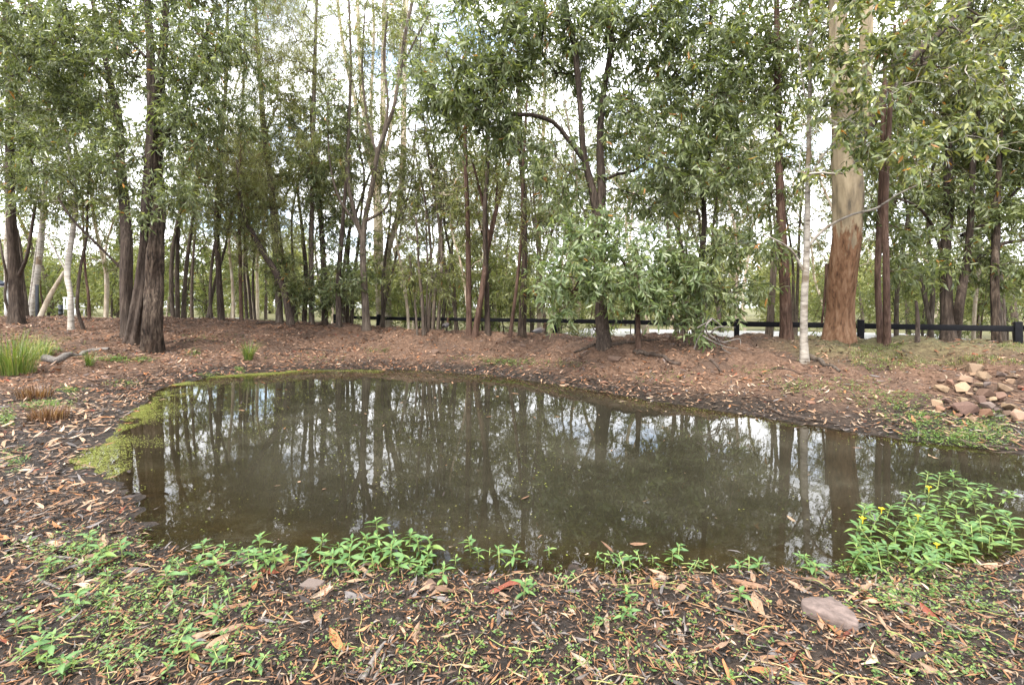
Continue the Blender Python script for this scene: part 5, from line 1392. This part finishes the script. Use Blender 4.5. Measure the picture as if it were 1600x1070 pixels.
def petal_mesh():
    V = np.array([(0, 0, 0), (.5, .32, .1), (.5, -.32, .1), (1, .25, .12), (1, -.25, .12), (.9, 0, .16)])
    lo = np.array([0, 2, 1, 1, 2, 4, 5, 1, 5, 3]); st = np.array([0, 3, 7])
    return mesh_np('petal', V, lo, st, M['herb'], np.tile(np.array([.75, .58, .01]), (6, 1)))
PETAL = petal_mesh()
def sprig_proto(seed, h, n, L):
    g = np.random.default_rng(seed)
    root = empty('water_primrose', (0, 0, 0))
    lean = g.normal(0, .35, 2)
    t = np.linspace(0, 1, 7)
    S = np.column_stack([lean[0] * h * t ** 1.4, lean[1] * h * t ** 1.4, h * t - .03 * (t == 0)])
    V, q = tube(S, np.linspace(.0034, .0018, 7), 6)
    link('stem', quads_mesh('stem', V, q, M['stem'], np.tile(np.array([.24, .27, .09]), (len(V), 1))), root)
    for k in range(n):
        f = (k / max(1, n - 1)) ** .7
        tt = .18 + .82 * f
        p = np.array([np.interp(tt, t, S[:, c]) for c in range(3)])
        o = link('leaf', HL[int(g.integers(0, 8))], root)
        az = k * 2.399 + g.normal(0, .3)
        el = (-.15 + .75 * f) + g.normal(0, .18)
        l = L * (.75 + .35 * math.sin(3.0 * f)) * g.uniform(.8, 1.2) * (1 if f < .85 else .62)
        o.location = p; o.scale = (l,) * 3
        o.rotation_euler = (g.normal(0, .25), -el, az)
    return root
protos = {'tall': [sprig_proto(500 + k, h, n, L) for k, (h, n, L) in enumerate([(.12, 14, .066), (.15, 15, .064), (.10, 12, .070), (.135, 15, .060)])],
          'short': [sprig_proto(520 + k, h, n, L) for k, (h, n, L) in enumerate([(.09, 11, .066), (.07, 9, .060), (.11, 12, .070), (.08, 10, .058)])],
          'tiny': [sprig_proto(540 + k, h, n, L) for k, (h, n, L) in enumerate([(.045, 7, .042), (.035, 6, .036), (.06, 8, .040)])]}
fresh = {k: [True] * len(v) for k, v in protos.items()}
g = np.random.default_rng(61)
def sprig(kind, x, y, label, group, s=1.0, sx=None):
    k = int(g.integers(0, len(protos[kind])))
    o = protos[kind][k] if fresh[kind][k] else copy_tree(protos[kind][k])
    fresh[kind][k] = False
    p = onground(x, y) if sx is None else sx
    o.location = (p[0], p[1], max(p[2], -.005)); o.rotation_euler = (0, 0, g.uniform(0, 6.28)); o.scale = (s * g.uniform(.85, 1.15),) * 3
    tag(o, label, 'water plant', group)
    return o
G1, G2, G3 = 'water primrose of the near clump', 'water primrose of the right clump', 'small water primrose on the near mud'
near_c = [(318, 865), (335, 880), (345, 895), (365, 880), (390, 885), (400, 893), (405, 868), (425, 880), (430, 895), (445, 875), (460, 890), (470, 870), (480, 895), (500, 865), (505, 885), (520, 900), (530, 870), (545, 890), (548, 858), (560, 905),
          (570, 875), (585, 895), (592, 850), (600, 868), (610, 885), (622, 900), (630, 868), (640, 885), (648, 900), (655, 865), (665, 880), (675, 868), (590, 838), (615, 855), (640, 852), (350, 868), (575, 860), (660, 895)]
for (x, y) in near_c:
    z = ('left end' if x < 380 else 'left half' if x < 470 else 'middle' if x < 540 else 'right half' if x < 610 else 'right end') + (', front row' if y > 884 else ', back row')
    sprig('short', x, y, f'leafy green sprig at the {z} of near shore clump', G1, 1.05)
right_c = [(1330, 892), (1352, 880), (1345, 862), (1372, 870), (1378, 895), (1335, 840), (1360, 835), (1390, 880), (1400, 860), (1412, 885), (1425, 870), (1395, 838), (1420, 845), (1440, 890), (1450, 865), (1445, 840), (1465, 880), (1475, 850), (1470, 825),
           (1490, 870), (1500, 845), (1495, 815), (1515, 880), (1520, 858), (1530, 830), (1545, 865), (1550, 845), (1560, 820), (1440, 815), (1420, 820), (1410, 800), (1385, 812), (1450, 790), (1475, 795), (1500, 788), (1525, 800), (1465, 765), (1490, 760), (1445, 770), (1515, 770),
           (1540, 780), (1480, 840), (1505, 865), (1535, 850), (1570, 845), (1585, 830), (1430, 900), (1365, 900), (1460, 900), (1360, 808), (1345, 820), (1580, 865), (1560, 790), (1415, 855), (1435, 860), (1455, 850), (1485, 880)]
flower_at = {(1335, 840), (1450, 790), (1465, 880), (1360, 835), (1420, 845)}
for (x, y) in right_c:
    z = ('near side' if y > 875 else 'far side' if y < 800 else 'back half' if y < 845 else 'middle') + (', left end' if x < 1390 else ', left half' if x < 1450 else ', right half' if x < 1520 else ', right end')
    fl = (x, y) in flower_at
    o = sprig('tall', x, y, f'green sprig {"with yellow flower " if fl else ""}in big right clump, {z}', G2, 1.0)
    if fl:
        ctr = link('flower', None, o) if False else None
        top = max((c.matrix_basis.translation for c in o.children), key=lambda v: v.z)
        S0 = top + Vector((0, 0, .022))
        V, q = tube(np.array([[0, 0, -.03], [0, 0, 0], [0, 0, .004]]), [.002, .004, .001], 6)
        fc_ = link('flower', quads_mesh('flower', V, q, M['herb'], np.tile(np.array([.6, .45, .02]), (len(V), 1))), o)
        fc_.location = S0; fc_['label'] = 'small yellow flower'
        for k in range(5):
            pt = link('petal', PETAL, fc_); pt.rotation_euler = (0, -.25, k * 1.2566); pt.scale = (.020,) * 3
strip = [(735, 862), (748, 872), (712, 880), (765, 868), (780, 880), (800, 885), (822, 880), (858, 868), (870, 912), (880, 918), (900, 905), (930, 872), (945, 885), (960, 880), (975, 895), (985, 885), (1000, 880), (1020, 880), (1035, 890), (1050, 880), (1060, 872), (1075, 895), (1085, 888), (1100, 885), (1110, 895),
         (1155, 895), (1170, 890), (1185, 892), (1250, 880), (1262, 890), (1275, 905), (670, 908), (690, 915), (830, 920), (818, 935), (970, 970), (945, 975), (985, 940), (1130, 960), (1155, 945)]
for (x, y) in strip:
    z = ('left of centre' if x < 790 else 'at centre' if x < 920 else 'just right of centre' if x < 1010 else 'right of centre' if x < 1075 else 'halfway to the right clump' if x < 1200 else 'left of the big right clump') + (', on dry mud' if y > 900 else '')
    sprig('tiny' if g.random() < .55 else 'short', x, y, f'small sprig along the near waterline {z}', G3, .95)
for i in range(62):
    x, y = g.uniform(10, 430), 850 + 210 * g.random()
    if x > 200 and y < 880: continue
    z = ('upper part' if y < 920 else 'middle' if y < 990 else 'bottom') + (', edge' if x < 120 else ', centre' if x < 280 else ', toward the clump')
    sprig('tiny' if g.random() < .7 else 'short', x, y, f'small green sprig on the leafy mud at lower left, {z}', 'small sprigs at lower left', .95)
for k, v in protos.items():
    for i, p in enumerate(v):
        if fresh[k][i]:
            for c in list(p.children): bpy.data.objects.remove(c)
            bpy.data.objects.remove(p)
